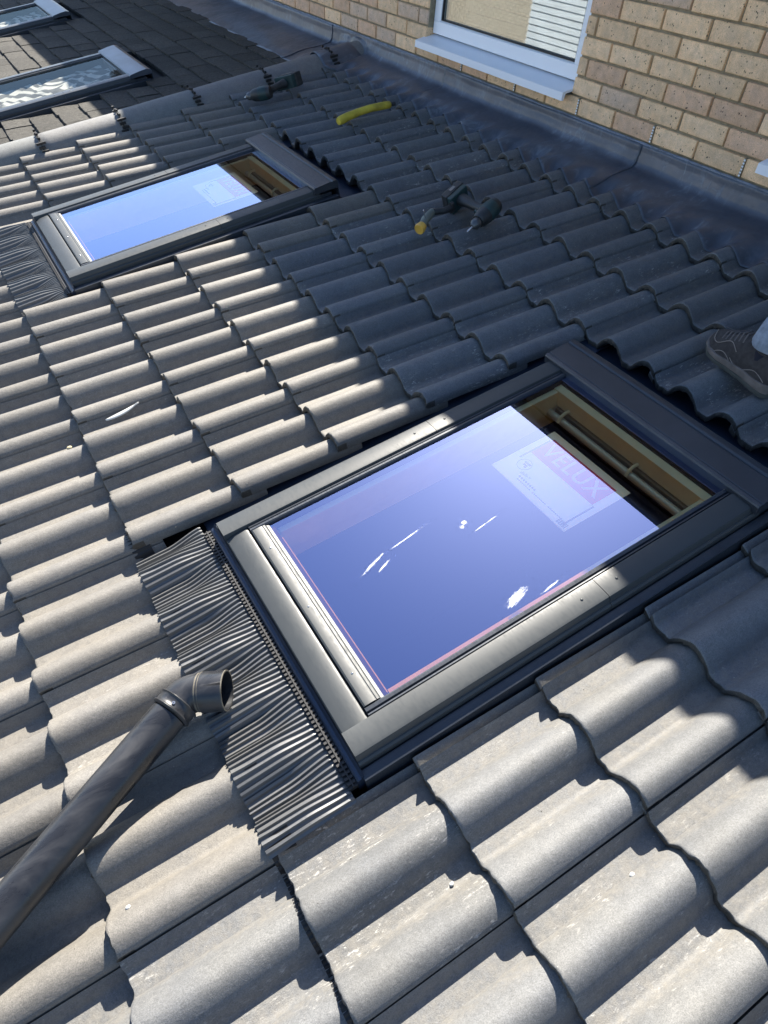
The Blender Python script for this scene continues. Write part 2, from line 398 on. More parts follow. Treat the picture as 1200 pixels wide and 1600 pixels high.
FULL = [tile_mesh(s) for s in range(7)]
SHORT = [tile_mesh(20 + s, 0, TW, .318) for s in range(3)]
CUTR = [tile_mesh(40 + s, .068, TW) for s in range(3)]      # cut beside the far window
CUTL = [tile_mesh(50 + s, 0, .062) for s in range(3)]
CUTRIDGE = [tile_mesh(60 + s, .17, TW) for s in range(3)]
CUTRIDGE_S = [tile_mesh(70, .17, TW, .318)]
SHORTW = SHORT
roof = roofempty('tiled_roof', 0, 0, 0, label='new lean-to roof of grey double roll concrete tiles below the brick wall', cat='roof')
WIN = (.066, 5.3)
for j in range(-3, 9):
    for b in range(-6, 12):
        u0, v0 = j * G, b * TW
        if not any(seen(u0 + du, v0 + dv, 0, 90) for du in (0, .15, .31) for dv in (0, .15, .3)): continue
        lst = FULL if j < 8 else SHORT
        if b == -6: lst = CUTRIDGE if j < 8 else CUTRIDGE_S
        if 1 <= j <= 5:
            if b in (5, 6, 7) or b in (-2, -1): continue
            if b == -3: lst = CUTL
            if b == 0: lst = CUTR
        # tone: warmer grey on the left, cooler grey at bottom right
        t = rnd.random()
        if b >= 8 and j < 4: c = Vector((.122, .125, .126)); al = rnd.choice((.45, .65, .8, .95))
        else: c = Vector((.150, .143, .130)); al = rnd.choice((.75, .9, 1., 1.))
        if j >= 6 or (j >= 3 and b >= 1 and j > 3): c = Vector((.118, .127, .138)); al = rnd.choice((.35, .6, .8, 1.))  # upper tiles darker and bluer: house shade painted into their colour
        if b >= 6 and j in (6,7): al = rnd.choice((.1, .3, .5))
        c = c * rnd.uniform(.88, 1.10)
        put(rnd.choice(lst), 'tile', roof, L(u0 + rnd.gauss(0, .0013), v0 + rnd.gauss(0, .0006), rnd.gauss(0, .0005)), (rnd.gauss(0, .001), rnd.gauss(0, .001), rnd.gauss(0, .0022)), (c.x, c.y, c.z, al))

# underlay deck below the tiles, with openings for the roof windows
W1V, W2V = 1.59, -.715
N3V, N4V = -3.09, -5.28
NEI = -.10                        # the neighbours' windows sit this much lower down the slope
deck = MB()
def deck_strip(u0, u1, v0, v1): deck.box((u0, v0, -.125), (u1, v1, -.085))
opens = [(W2V + .07, W2V + .71), (W1V + .07, W1V + .71)]
deck_strip(-1.3, .60, -9.2, 3.9); deck_strip(1.63, 2.76, -9.2, 3.9)
vs = [-9.2] + [x for o_ in opens for x in o_] + [3.9]
for i in range(0, len(vs), 2): deck_strip(.60, 1.63, vs[i], vs[i + 1])
deck.obj('underlay', M['under'], roof)

# ---- ridge tiles covering the joint with the neighbour's roof
RV = -1.650
def ridge_mesh(seed):
    r = random.Random(seed); mb = MB(); ln = .452; seg = 18
    def ring(u, rr): return [(u, -rr * math.cos(t), rr * math.sin(t) - .050) for t in [math.pi * (.12 + .76 * k / seg) for k in range(seg + 1)]]
    rows = [ring(u, q) for u, q in ((ln, .101), (ln, .116), (.3, .118), (.05, .119), (.004, .1185), (0, .116), (.001 + r.random() * .002, .104), (.2, .103), (ln, .101))]
    n = seg + 1
    for k, rw in enumerate(rows): mb.v += rw
    for q in range(len(rows) - 1):
        for i in range(seg): mb.f.append((q * n + i, q * n + i + 1, (q + 1) * n + i + 1, (q + 1) * n + i)); mb.mi.append(0)
    return mb.mesh('ridge_tile', [M['tile']], smooth=True, ang=50)
RM = [ridge_mesh(s) for s in range(3)]
clip = MB()
for k in range(17):
    t = math.pi * (.14 + .72 * k / 16); r0 = .100; r1 = .124 + .010 * ((k * 7) % 3) / 2 + .012 * (k % 4 == 1)
    q_ = 1.1 if t > 2.1 else .3
    clip.box((-.014 * q_ - .006 * q_ * ((k * 5) % 3), -r1 * math.cos(t) - .006, r1 * math.sin(t) - .050 - .012), (.010 * q_ + .010 * q_ * (k % 2), -r1 * math.cos(t) + .006, r1 * math.sin(t) - .050))
clip_me = clip.mesh('ridge_union', [M['black']], bevel=.001)
u = .76 - 3 * .457
while u < 2.6:
    if u > -.5:
        rd = put(rnd.choice(RM), 'ridge_tile', roof, L(u, RV, rnd.uniform(-.001, .003)), (0, rnd.uniform(-.004, .004), rnd.uniform(-.006, .006)), (.165 * rnd.uniform(.95, 1.05), .165, .163, 1.))
        put(clip_me, 'ridge_union', rd, (0, 0, 0))
    u += .457

# ---- lead flashing along the foot of the wall
UW = 2.8147
def tile_top(u, v):
    j = max(0, min(8, int(math.floor(u / G)))); return prof(v) - PITCHDROP * (u - j * G) / G
def ridge_top(v):
    x = abs(v - RV)
    return -.050 + math.sqrt(max(0, .119 ** 2 - x * x)) if x < .11 else -.05
def lead_sheet(v0, v1, lift, idx):
    mb = MB(); nv = int((v1 - v0) / .012); rr = .035
    ub = []
    rows = 22
    def base(u, v):
        if v > RV: h = tile_top(min(u, 2.79), v)
        else: h = -.013
        f = max(0, min(1, (u - (front(v))) / .13)); f = f * f * (3 - 2 * f)
        flat = .008 + .014 * noise.noise(Vector((u * 3, v * 2.2, 1))) if v > -1.9 else -.003
        h = h * (1 - f) + flat * f
        rt_ = ridge_top(v) if u < 2.75 else ridge_top(v) * (1 - (u - 2.75) / .07)
        if v < RV + .3: 
            fr = max(0, 1 - max(0, (v - RV - .08)) / .2)
            rdg = rt_ + .002
            h = max(h, rdg) if abs(v - RV) < .125 else h + .02 * fr * max(0, 1 - abs(v - RV) / .4)
        return h + .0035 + .005 * noise.noise(Vector((u * 9, v * 5, 4)))
    def front(v):
        if v < RV - .1: return 2.43 + .01 * noise.noise(Vector((v * 3, 0, 0)))
        if v < RV + .15: return 2.50
        return 2.562 + .012 * noise.noise(Vector((v * 5, 2, 0))) - .010 * math.cos(2 * math.pi * v / .15)
    def fn(a, b):
        v = v0 + (v1 - v0) * b; u0 = front(v); k = a * rows
        if k <= 14:
            u = u0 + (UW - rr - u0) * k / 14; n = base(u, v)
            return (u, v, n + lift)
        if k <= 18:
            t = (k - 14) / 4 * math.pi / 2
            n0 = base(UW - rr, v); uu = UW - rr + rr * math.sin(t); n = n0 + rr * (1 - math.cos(t))
            return (uu + SP * 0 - lift, v, n + lift)
        t = (k - 18) / 4; n0 = base(UW - rr, v) + rr; top = .0985 + .0025 * noise.noise(Vector((v * 6, 3, 3)))
        n = n0 + (top - n0) * t
        return (UW + .1995 * n - .004 - lift + .0018 * noise.noise(Vector((v * 9, t * 2, 7))), v, n)
    mb.grid(fn, rows, nv)
    o = mb.obj('lead_sheet', M['lead'], roof, smooth=True, ang=60)
    sd = o.modifiers.new('thickness', 'SOLIDIFY'); sd.thickness = .0022; sd.offset = 1
    return o
seams = [-9.0, -7.4, -5.0, -3.35, -2.11, -.70, .655, 2.05, 3.6]
for i in range(len(seams) - 1):
    o = lead_sheet(seams[i], seams[i + 1] + .10, .0045 if i % 2 else .0012, i)
    o.color = (1, 1, 1, 1)
# sealant bead and turned lead lip on top of the flashing
mb = MB()
for k in range(0, 640):
    v = -9 + k * .02
    if not seen(UW, v, .1, 100): continue
    r1 = .0052 + .002 * noise.noise(Vector((v * 22, 0, 0)))
    mb.tube([(UW + .0185, v, .0985 + .0015 * noise.noise(Vector((v * 17, 1, 0)))), (UW + .0185, v + .0205, .0985 + .0015 * noise.noise(Vector(((v + .02) * 17, 1, 0))))], r1, 7, mi=0)
o = mb.obj('sealant_bead', plain('grey sealant', (.16, .19, .24), .5, bump=.5, bs=150, var=.4), roof, smooth=True); o['kind'] = 'stuff'

# ================================================================ roof windows
WD = .755
def skylight(vo, uo, kind, label, group):
    """vo: far side in v; uo: shift up the slope; frame 0.78 wide, 1.2 long"""
    old = kind == 'old'
    U = lambda x: x + uo
    hood0 = 1.615 if not old else 1.595
    rt_ = roofempty('roof_window', U(.505), vo, 0, label=label, cat='roof window', group=group)
    org = (U(.505), vo, 0)
    clad = M['clad_old'] if old else M['clad']
    def ob(mb, name, mat, parent=rt_, **k): return mb.obj(name, mat, parent, org=org, **k)
    VV = lambda x: vo + x
    # frame box
    mb = MB()
    mb.box((U(.5235), VV(.002), -.14), (U(1.70), VV(.070), .018)); mb.box((U(.5235), VV(WD-.07), -.14), (U(1.70), VV(WD-.002), .018))
    mb.box((U(.5235), VV(.0703), -.14), (U(.626), VV(WD-.0703), .018)); mb.box((U(1.60), VV(.0703), -.14), (U(1.70), VV(WD-.0703), .018))
    ob(mb, 'frame', M['clad_dark'])
    # side covers, split in two lengths; far side then near side
    def sideprof(m):
        p = [(0, -.05), (-.001, .020), (.003, .024), (.006, .0245), (.0075, .034), (.011, .0415), (.017, .0435), (.060, .0455), (.0655, .0445), (.0675, .040), (.0678, .019), (.002, .0185)]
        return [((VV(x) if not m else VV(WD - x)), n) for x, n in p]
    def rail(m):
        p = [(.0690, .020), (.0690, .036), (.0712, .0395), (.0745, .0385), (.0760, .0345), (.0775, .0345), (.0795, .0400), (.0860, .0410), (.0895, .0385), (.0905, .031), (.0905, .020)]
        return [((VV(x) if not m else VV(WD - x)), n) for x, n in p]
    for m in (0, 1):
        for a, b in ((.5205, 1.1705), (1.172, hood0 + .03)):
            mb = MB(); pr_ = sideprof(m); mb.prism(pr_, U(a), U(b)); o = ob(mb, 'side_cover', clad, smooth=True, ang=25)
            sv = VV(.038) if not m else VV(WD-.038); sb = MB(); su = U(b - .055) if a < 1 else U(a + .045)
            sb.ball((su, sv, .0447), (.0035, .0035, .0020)); s_ = ob(sb, 'screw', clad, smooth=True)
            s_.parent = o
        mb = MB(); mb.prism(rail(m), U(.586), U(hood0)); ob(mb, 'sash_rail', M['clad_dark'] if not old else clad, smooth=True, ang=25)
        # lower outer step of the frame with its rounded edge
        ys = (VV(-.020), VV(-.0012)) if not m else (VV(WD+.0012), VV(WD+.027))
        mb = MB(); q = [(ys[0], -.055), (ys[0], .002), (ys[0] + .004, .006), (ys[1] - .004, .0062), (ys[1], .004), (ys[1], -.055)]
        mb.prism(q, U(.517), U(1.72)); ob(mb, 'flashing_rail', M['clad_dark'] if not m else M['clad_dark'], smooth=True, ang=40)
        # side gutter sheet
        ys = (VV(-.125), VV(-.0205)) if not m else (VV(WD+.0275), VV(WD + .056))
        mb = MB(); mb.box((U(.50), ys[0], -.052), (U(1.93), ys[1], -.049)); ob(mb, 'side_gutter', M['gutter'])
    # bottom cover, sash bottom, seal
    mb = MB(); mb.prism([(U(.5232), -.03), (U(.5212), .024), (U(.524), .028), (U(.545), .0345), (U(.576), .0365), (U(.5815), .0345), (U(.582), .0185), (U(.5236), .0182)], VV(.069), VV(WD-.069), 'v')
    ob(mb, 'bottom_cover', clad, smooth=True, ang=30)
    mb = MB(); mb.prism([(U(.5865), .0185), (U(.5865), .040), (U(.590), .0425), (U(.612), .0425), (U(.6165), .0405), (U(.6185), .0415), (U(.6235), .0405), (U(.6265), .036), (U(.6265), .0185)], VV(.091), VV(WD-.091), 'v')
    o = ob(mb, 'sash_bottom', clad, smooth=True, ang=30)
    for x in (.17, .38, .585):
        sb = MB(); sb.ball((U(.604), VV(x), .0425), (.003, .003, .0016)); sb.tube([(U(.604), VV(x), .0425), (U(.604), VV(x), .0447)], .0013, 8, mi=1)
        s_ = ob(sb, 'screw', [M['steel'], M['black']], smooth=True); s_.parent = o
    mb = MB(); mb.prism([(U(.6272), .019), (U(.6272), .0365), (U(.633), .0345), (U(.6345), .0335), (U(.6345), .019)], VV(.091), VV(WD-.091), 'v')
    ob(mb, 'glazing_seal', M['seal'])
    # ribbed black strip and blue apron upstand in front of the frame
    mb = MB(); mb.prism([(U(.503), -.045), (U(.503), -.004), (U(.507), .000), (U(.513), .0015), (U(.5196), .0155), (U(.5200), -.045)], VV(-.018), VV(WD+.018), 'v')
    ob(mb, 'apron_upstand', M['gutter'], smooth=True, ang=25)
    mb = MB(); mb.box((U(.483), VV(-.02), -.02), (U(.5025), VV(WD+.02), -.008))
    k = 0
    while k * .011 < WD+.03: mb.box((U(.4835), VV(-.018 + k * .011), -.008), (U(.5015), VV(-.018 + k * .011 + .0055), -.003)); k += 1
    mb.box((U(.4915), VV(-.02), -.008), (U(.4945), VV(WD+.02), -.0015))
    ob(mb, 'ribbed_strip', M['black'])
    # hood over the top of the frame
    h0 = hood0; h1 = 1.735 if not old else 1.745
    mb = MB()
    pf = [(h0, .032), (h0 + .001, .053), (h0 + .004, .0575), (h0 + .012, .0590), (h0 + .016, .0575), (h0 + .019, .0590), (h1 - .036, .0630), (h1 - .032, .0615), (h1 - .029, .0580), (h1 - .026, .0615), (h1 - .022, .0635), (h1 - .006, .0625), (h1 - .001, .0590), (h1, .052), (h1, -.045), (h1 - .004, -.045), (h1 - .004, .03)]
    if old: pf = [(h0, .030), (h0 + .002, .044), (h0 + .010, .050), (h0 + .075, .058), (h1 - .03, .060), (h1 - .006, .052), (h1, .044), (h1, -.03), (h1 - .004, -.03), (h1 - .004, .028)]
    mb.prism([(U(a), b) for a, b in pf], VV(-.006), VV(WD+.006), 'v'); ob(mb, 'hood', M['clad_dark'] if not old else plain('silvered hood', (.085, .10, .13), .35, .5, var=.25, bs=60), smooth=True, ang=20)
    # gutter behind the hood
    mb = MB(); mb.box((U(h1 + .001), VV(-.125), -.064), (U(h1 + .235), VV(.868), -.060)); mb.prism([(U(h1 + .02), -.060), (U(h1 + .028), -.040), (U(h1 + .036), -.060)], VV(-.11), VV(.85), 'v')
    ob(mb, 'top_gutter', M['gutter'])
    # glass
    mb = MB(); mb.box((U(.6348), VV(.0908), .0285), (U(h0 + .004), VV(WD-.0908), .0325)); gl = ob(mb, 'glass', [M['glass'] if not old else M['glass_old'], M['clear']])
    for p_ in gl.data.polygons: p_.material_index = 0 if p_.normal.z > .5 else 1
    mb = MB()
    mb.box((U(.627), VV(.0705), -.03), (U(.645), VV(WD-.0705), .0284)); mb.box((U(h0 - .012), VV(.0705), -.03), (U(h0 + .0), VV(WD-.0705), .0284))
    mb.box((U(.6455), VV(.0705), -.03), (U(h0 - .0125), VV(.094), .0284)); mb.box((U(.6455), VV(WD-.094), -.03), (U(h0 - .0125), VV(WD-.0705), .0284))
    ob(mb, 'sash', M['black'])
    if not old:
        # inner lining, control bar, timber reveal down to the dark loft
        mb = MB()
        mb.box((U(.640), VV(.094), -.085), (U(.652), VV(WD-.094), .004)); mb.box((U(1.572), VV(.094), -.040), (U(1.598), VV(WD-.094), .014))
        mb.box((U(.6525), VV(.094), -.060), (U(1.5715), VV(.112), .010)); mb.box((U(.6525), VV(WD-.112), -.060), (U(1.5715), VV(WD-.094), .010))
        ob(mb, 'inner_lining', M['lining'])
        mb = MB()
        mb.box((U(1.596), VV(.090), -.125), (U(1.606), VV(WD-.09), -.0405)); mb.box((U(.63), VV(.090), -.125), (U(.6395), VV(WD-.09), -.0855))
        ob(mb, 'reveal', M['wood'])
        mb = MB(); mb.box((U(.640), VV(.085), -.125), (U(1.5955), VV(.0935), -.061)); mb.box((U(.640), VV(WD-.0935), -.125), (U(1.5955), VV(WD-.085), -.061))
        ob(mb, 'side_reveal', M['lining'])
        mb = MB(); mb.box((U(1.566), VV(.112), -.075), (U(1.582), VV(WD-.112), -.046)); ob(mb, 'cross_rail', M['brown'], bevel=.003)
        mb = MB(); mb.tube([(U(1.545), VV(.112), -.052), (U(1.545), VV(WD-.112), -.052)], .011, 14); o = ob(mb, 'control_bar', M['alu'], smooth=True)
        for x in (.165, .44):
            mb = MB(); mb.tube([(U(1.572), VV(x), -.030), (U(1.556), VV(x), -.028), (U(1.540), VV(x), -.036), (U(1.532), VV(x), -.050)], .005, 8); s_ = ob(mb, 'bracket', M['lining'], smooth=True); s_.parent = o
        # sticker on the glass
        s0, s1, t0, t1 = U(1.222), U(1.438), VV(.250), VV(.538)
        mb = MB(); mb.box((s0, t0, .0272), (s1, t1, .0275)); st = ob(mb, 'sticker', M['paper'])
        r0, r1, q0, q1 = U(1.335), U(1.416), VV(.276), VV(.512)
        mb = MB(); mb.box((r0, q0, .0276), (r1, q1, .0278)); o = ob(mb, 'logo_band', M['red']); o.parent = st
        cu = bpy.data.curves.new('logo_text', 'FONT'); cu.body = 'VELUX'; cu.align_x = 'CENTER'; cu.align_y = 'CENTER'; cu.size = .072; cu.extrude = .0001; cu.offset = .0011; cu.space_character = 1.08
        to = bpy.data.objects.new('tmp_text', cu); col.objects.link(to)
        bpy.context.view_layer.update(); dg = bpy.context.evaluated_depsgraph_get(); me = bpy.data.meshes.new_from_object(to.evaluated_get(dg)); bpy.data.objects.remove(to)
        me.materials.clear(); me.materials.append(M['white']); me.name = 'lettering'
        o = bpy.data.objects.new('lettering', me); col.objects.link(o); o.parent = st
        o.location = L((r0 + r1) / 2, (q0 + q1) / 2, .0280) - L(*org); o.rotation_euler = (0, 0, R(-90)); o.scale = ((q1 - q0) * .90 / me_width(me), 1, 1)
        mb = MB()
        cx, cy = U(1.292), VV(.302)
        for k in range(28):
            a0, a1 = 2 * math.pi * k / 28, 2 * math.pi * (k + 1) / 28
            mb.add([(cx + rr * math.cos(t), cy + rr * math.sin(t), .0277) for rr in (.0195, .0207) for t in (a0, a1)], [(0, 1, 3, 2)])
        for (du, dv, w_, h_) in ((.006, -.008, .012, .005), (.006, .005, .010, .006), (-.003, -.004, .014, .006), (-.008, .004, .008, .004)):
            mb.box((cx + du, cy + dv, .0276), (cx + du + h_, cy + dv + w_, .02775))
        for k in range(26): 
            if k % 9 != 8: mb.box((U(1.243), VV(.330 + k * .0068), .0276), (U(1.2455), VV(.330 + k * .0068 + .0052), .02775))
        for k in range(8): mb.box((U(1.252), VV(.326 + k * .0085), .0276), (U(1.257), VV(.326 + k * .0085 + .006), .02775))
        for k in range(10): mb.box((U(1.262 + .0007 * k), VV(.318 + .0035 * k), .0276), (U(1.2635 + .001 * (k * 5 % 7)) + .006, VV(.3195 + .0035 * k), .02775))
        for k in range(9): mb.box((U(1.228), VV(.500 + k * .0034), .0276), (U(1.244), VV(.500 + k * .0034 + (.0016 if k % 2 else .0024)), .02775))
        o = ob(mb, 'small_print', M['ink']); o.parent = st
        mb = MB(); mb.box((U(1.300), VV(.2700), .0276), (U(1.405), VV(.2745), .02775)); mb.box((U(1.236), VV(.5165), .0276), (U(1.334), VV(.5210), .02775)); o = ob(mb, 'printed_rule', M['ink']); o.parent = st
        # pleated apron, pressed over the rolls of the tiles below
        w1 = kind == 'near'
        va, vb = VV(-.058), VV(.806 if w1 else .79)
        def base(u, v):
            t = max(0, min(1, (U(.484) - u) / .12)); t = t * t * (3 - 2 * t)
            return max((prof(v) * .55 - .0165) * t + (-.0125) * (1 - t), prof(v) - PITCHDROP * (u / G) + .0012 if u < .386 else -1)
        mb = MB(); pitch = .0132; npl = int((vb - va) / pitch); SUB = (0., .16, .5, .66); NA = 30
        jit = [rnd.uniform(-.0012, .0012) for _ in range(npl + 2)]; hts = [rnd.uniform(.85, 1.1) for _ in range(npl + 2)]
        rowsn = npl * 4
        def fn(a, b):
            q = round(b * rowsn); i, k = q // 4, q % 4
            v = va + pitch * (i + SUB[k]) + jit[min(i, npl)]; u = U(.484) - (U(.484) - U(.2965)) * a
            v += .0045 * a * math.sin(2 * math.pi * (v + .030) / .15)          # squeezed in the pans, stretched over the rolls
            t = min(1, a / .55); t = t * t * (3 - 2 * t)
            n = (prof(v) * .62 - .0185) * t - .0175 * (1 - t)
            if u < .386: n = max(n, prof(v) - PITCHDROP * (u / G) + .0010)
            amp = .0078 * hts[min(i, npl)] * (.55 if a < .02 else 1.)
            return (u + (jit[min(i, npl)] * 1.5 if a > .97 else 0), v, n + amp * (0, .85, 1., .15)[k] + .0012)
        mb.grid(fn, NA, rowsn)
        ob(mb, 'pleated_apron', M['pleat'], smooth=True, ang=24)
        mb = MB()
        def fn2(a, b):
            v = VV(-.20) + (1.38 if w1 else 1.0) * b; ph = v / .0085; tri = 1 - abs(2 * (ph - math.floor(ph)) - 1)
            return (U(.300) + .05 * a, v, prof(v) - .0262 + .0036 * tri)
        mb.grid(fn2, 3, 560 if w1 else 400)
        ob(mb, 'foam_comb', M['black'])
        # loft below: box under the opening, its darkness put into the colour
        mb = MB(); a0, a1, b0, b1 = U(.30), U(2.1), VV(-.55), VV(1.3)
        if w1: b0 = VV(-.5)
        # five boards, open at the top
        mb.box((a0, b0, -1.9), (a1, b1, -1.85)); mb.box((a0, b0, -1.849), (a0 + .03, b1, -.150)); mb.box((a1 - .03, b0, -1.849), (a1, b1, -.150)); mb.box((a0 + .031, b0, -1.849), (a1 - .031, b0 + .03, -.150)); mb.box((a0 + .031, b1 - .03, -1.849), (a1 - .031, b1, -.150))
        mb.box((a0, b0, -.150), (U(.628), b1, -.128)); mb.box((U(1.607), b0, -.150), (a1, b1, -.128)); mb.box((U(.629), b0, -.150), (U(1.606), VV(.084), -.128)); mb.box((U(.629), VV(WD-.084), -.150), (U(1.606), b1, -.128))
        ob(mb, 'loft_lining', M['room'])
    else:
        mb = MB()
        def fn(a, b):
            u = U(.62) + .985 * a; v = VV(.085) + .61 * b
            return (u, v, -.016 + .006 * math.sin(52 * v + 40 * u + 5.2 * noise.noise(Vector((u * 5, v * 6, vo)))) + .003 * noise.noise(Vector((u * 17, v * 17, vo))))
        mb.grid(fn, 130, 80); ob(mb, 'painted_reflection', M['foil'], smooth=True)  # sheet added under the glass to carry the painted reflection
    return rt_
def me_width(me):
    xs = [v.co.x for v in me.vertices]; return max(xs) - min(xs)
SKG = 'roof windows set in a row along the slope'
s1 = skylight(W1V, 0, 'near', 'large roof window in the foreground, deep blue sky in its glass', SKG)
s2 = skylight(W2V, 0, 'far', 'second roof window in the roll tiles, pale sky reflection, beside the grey ridge tiles', SKG)
s3 = skylight(N3V, NEI, 'old', 'older roof window across the ridge tiles, wavy reflection painted on a sheet under its glass', SKG)
s4 = skylight(N4V, NEI, 'old', 'furthest old roof window, only its upper corner at the picture edge', SKG)

# dried smears on the near glass
def smear(par, u, v, lu, lv, rot, seed):
    mb = MB(); mb.box((-lu, -lv, 0), (lu, lv, .0002)); me = mb.mesh('smear', [M['smear']])
    o = put(me, 'smear', par, L(u, v, .0328) - L(.505, W1V, 0), (0, 0, rot)); return o
for a in ((1.043, 1.967, .013, .016, .3, 1), (1.030, 1.975, .012, .012, .9, 2), (.790, 1.945, .075, .007, .35, 3), (1.010, 2.215, .065, .020, .25, 4), (1.085, 2.000, .07, .0030, .12, 5), (.90, 1.925, .10, .0035, .14, 6), (1.095, 2.235, .06, .004, .12, 9), (.81, 1.965, .04, .006, .4, 11)): smear(s1, *a)

# ================================================================ neighbour's roof of plain tiles
nroof = roofempty('neighbour_roof', 0, -1.8, 0, label='older roof of small dark flat tiles beyond the row of ridge tiles', cat='roof')
def flat_mesh(seed):
    r = random.Random(seed); mb = MB(); w_, l_, t_ = .1965, .24, .026
    k = 8; vs = [w_ * i / k for i in range(k + 1)]; j = [r.gauss(0, .0015) for _ in vs]
    rows = [[(l_, v, -t_ - .024) for v in vs], [(j[i] + .002, v, -t_) for i, v in enumerate(vs)], [(j[i], v, -.003) for i, v in enumerate(vs)], [(j[i] + .003, v, 0.) for i, v in enumerate(vs)], [(.08, v, -.006 + .001 * r.random()) for v in vs], [(l_, v, -.024) for v in vs]]
    mb.v = [p for q in rows for p in q]; n = k + 1
    for q in range(5):
        for i in range(k): mb.f.append((q * n + i, q * n + i + 1, (q + 1) * n + i + 1, (q + 1) * n + i)); mb.mi.append(0)
    for i in (0, k): mb.f.append(tuple(q * n + i for q in range(6))); mb.mi.append(0)
    return mb.mesh('flat_tile', [M['flat']])
FM = [flat_mesh(s) for s in range(5)]
cells = []
GJ = .1555
for j in range(1, 17):
    for b in range(0, 48):
        u0 = .025 + j * GJ; v0 = -1.74 - .2 * (b + 1) + (.1 if j % 2 else 0)
        if u0 > 2.50: continue
        if not any(seen(u0 + du, v0 + dv, 0, 25) for du in (0, .15) for dv in (0, .2)): continue
        hid = False
        for wv in (N3V, N4V):
            if u0 < 1.66 and u0 + .02 > .3 and wv - .03 < v0 + .1 < wv + .81: hid = True
        if hid: continue
        d = (W(u0, v0, 0) - co.matrix_world.translation).length
        cells.append((d, u0, v0))
cells.sort()
far = MB()
for k, (d, u0, v0) in enumerate(cells):
    t = rnd.uniform(.8, 1.25); c = (.050 * t, .048 * t, .043 * t, 1)
    if k < 295: put(rnd.choice(FM), 'flat_tile', nroof, L(u0 + rnd.gauss(0, .003), v0 + rnd.gauss(0, .001), rnd.uniform(-.002, .003)) - L(0, -1.8, 0), (0, 0, rnd.gauss(0, .006)), c)
    else: far.box((u0, v0, -.030), (u0 + .16, v0 + .1975, -.002 - .004 * rnd.random()))
if far.v:
    o = far.obj('far_flat_tiles', M['flat'], nroof, org=(0, -1.8, 0)); o['kind'] = 'stuff'; o.color = (.06, .058, .052, 1)
mb = MB(); mb.box((-1.0, -9.2, -.083), (2.75, -1.78, -.046)); mb.obj('felt', M['under'], nroof, org=(0, -1.8, 0))

# ================================================================ the brick house above the roof
XW = UW * CP; ZB = Z0 + UW * SP
house = empty('brick_house', Matrix.Translation((XW, 0, ZB)), label='buff brick house wall with a white window above the lead flashing', cat='house')
H = MB   # house coordinates: x into the house, v along, h up
def hobj(mb, name, mat, parent=house, **k): return mb.obj(name, mat, parent, **k)
mb = MB()
OP = [(-.93, .276), (1.335, 2.535), (-4.6, -3.4)]; HB, HT = .180, 1.305
mb.box((.012, -9.3, -3.1), (.215, 4.6, HB)); mb.box((.012, -9.3, HT), (.215, 4.6, 1.66))
es = [-9.3] + [e for o_ in sorted(OP) for e in o_] + [4.6]
for i in range(0, len(es), 2): mb.box((.012, es[i], HB), (.215, es[i + 1], HT))
wall = hobj(mb, 'wall', M['mortar'])
bk = {}
def brick_me(ln, seed):
    key = (round(ln, 3), seed)
    if key not in bk:
        r = random.Random(seed * 31 + int(ln * 1000)); m_ = MB(); m_.box((0, -ln / 2, -.0325), (.1, ln / 2, .0325))
        m_.v = [(x + (r.gauss(0, .0012) if x == 0 else 0), y + r.gauss(0, .0008), z + r.gauss(0, .0008)) for x, y, z in m_.v]
        bk[key] = m_.mesh('brick', [M['brick']], bevel=.004, smooth=True, ang=60)
    return bk[key]
up_stuff = MB()
BU, BH = .225, .075
for row in range(-1, 20):
    hc = .1433 + row * BH
    off = .5577 + (0 if row % 2 == 0 else .1125)
    k = -44
    while k < 20:
        a, b = off + k * BU + .005, off + (k + 1) * BU - .005; k += 1
        if b < -9.2 or a > 4.5: continue
        segs = [(a, b)]
        if HB < hc < HT:
            for o0, o1 in OP:
                ns = []
                for p, q in segs:
                    if q <= o0 or p >= o1: ns.append((p, q)); continue
                    if p < o0: ns.append((p, o0 + .0))
                    if q > o1: ns.append((o1, q))
                segs = ns
        for p, q in segs:
            if q - p < .02: continue
            X = lambda y: (UW + SP * hc, y, CP * hc)
            if hc > .08 and (seen(*X(p), 12) or seen(*X(q), 12)):
                t = rnd.random(); c = Vector((.76, .56, .37)) * rnd.uniform(.88, 1.12)
                if t < .22: c = Vector((.66, .46, .32)) * rnd.uniform(.9, 1.05)
                elif t < .35: c = Vector((.60, .46, .35))
                put(brick_me(q - p, rnd.randint(0, 4)), 'brick', wall, (rnd.gauss(0, .0008), -(p + q) / 2, hc), (0, 0, rnd.gauss(0, .003)), (c.x, c.y, c.z, 1))
            elif hc > .05: up_stuff.box((0, p, hc - .0325), (.05, q, hc + .0325))
o = up_stuff.obj('upper_bricks', M['brick'], wall); o['kind'] = 'stuff'; o.color = (.68, .53, .39, 1)
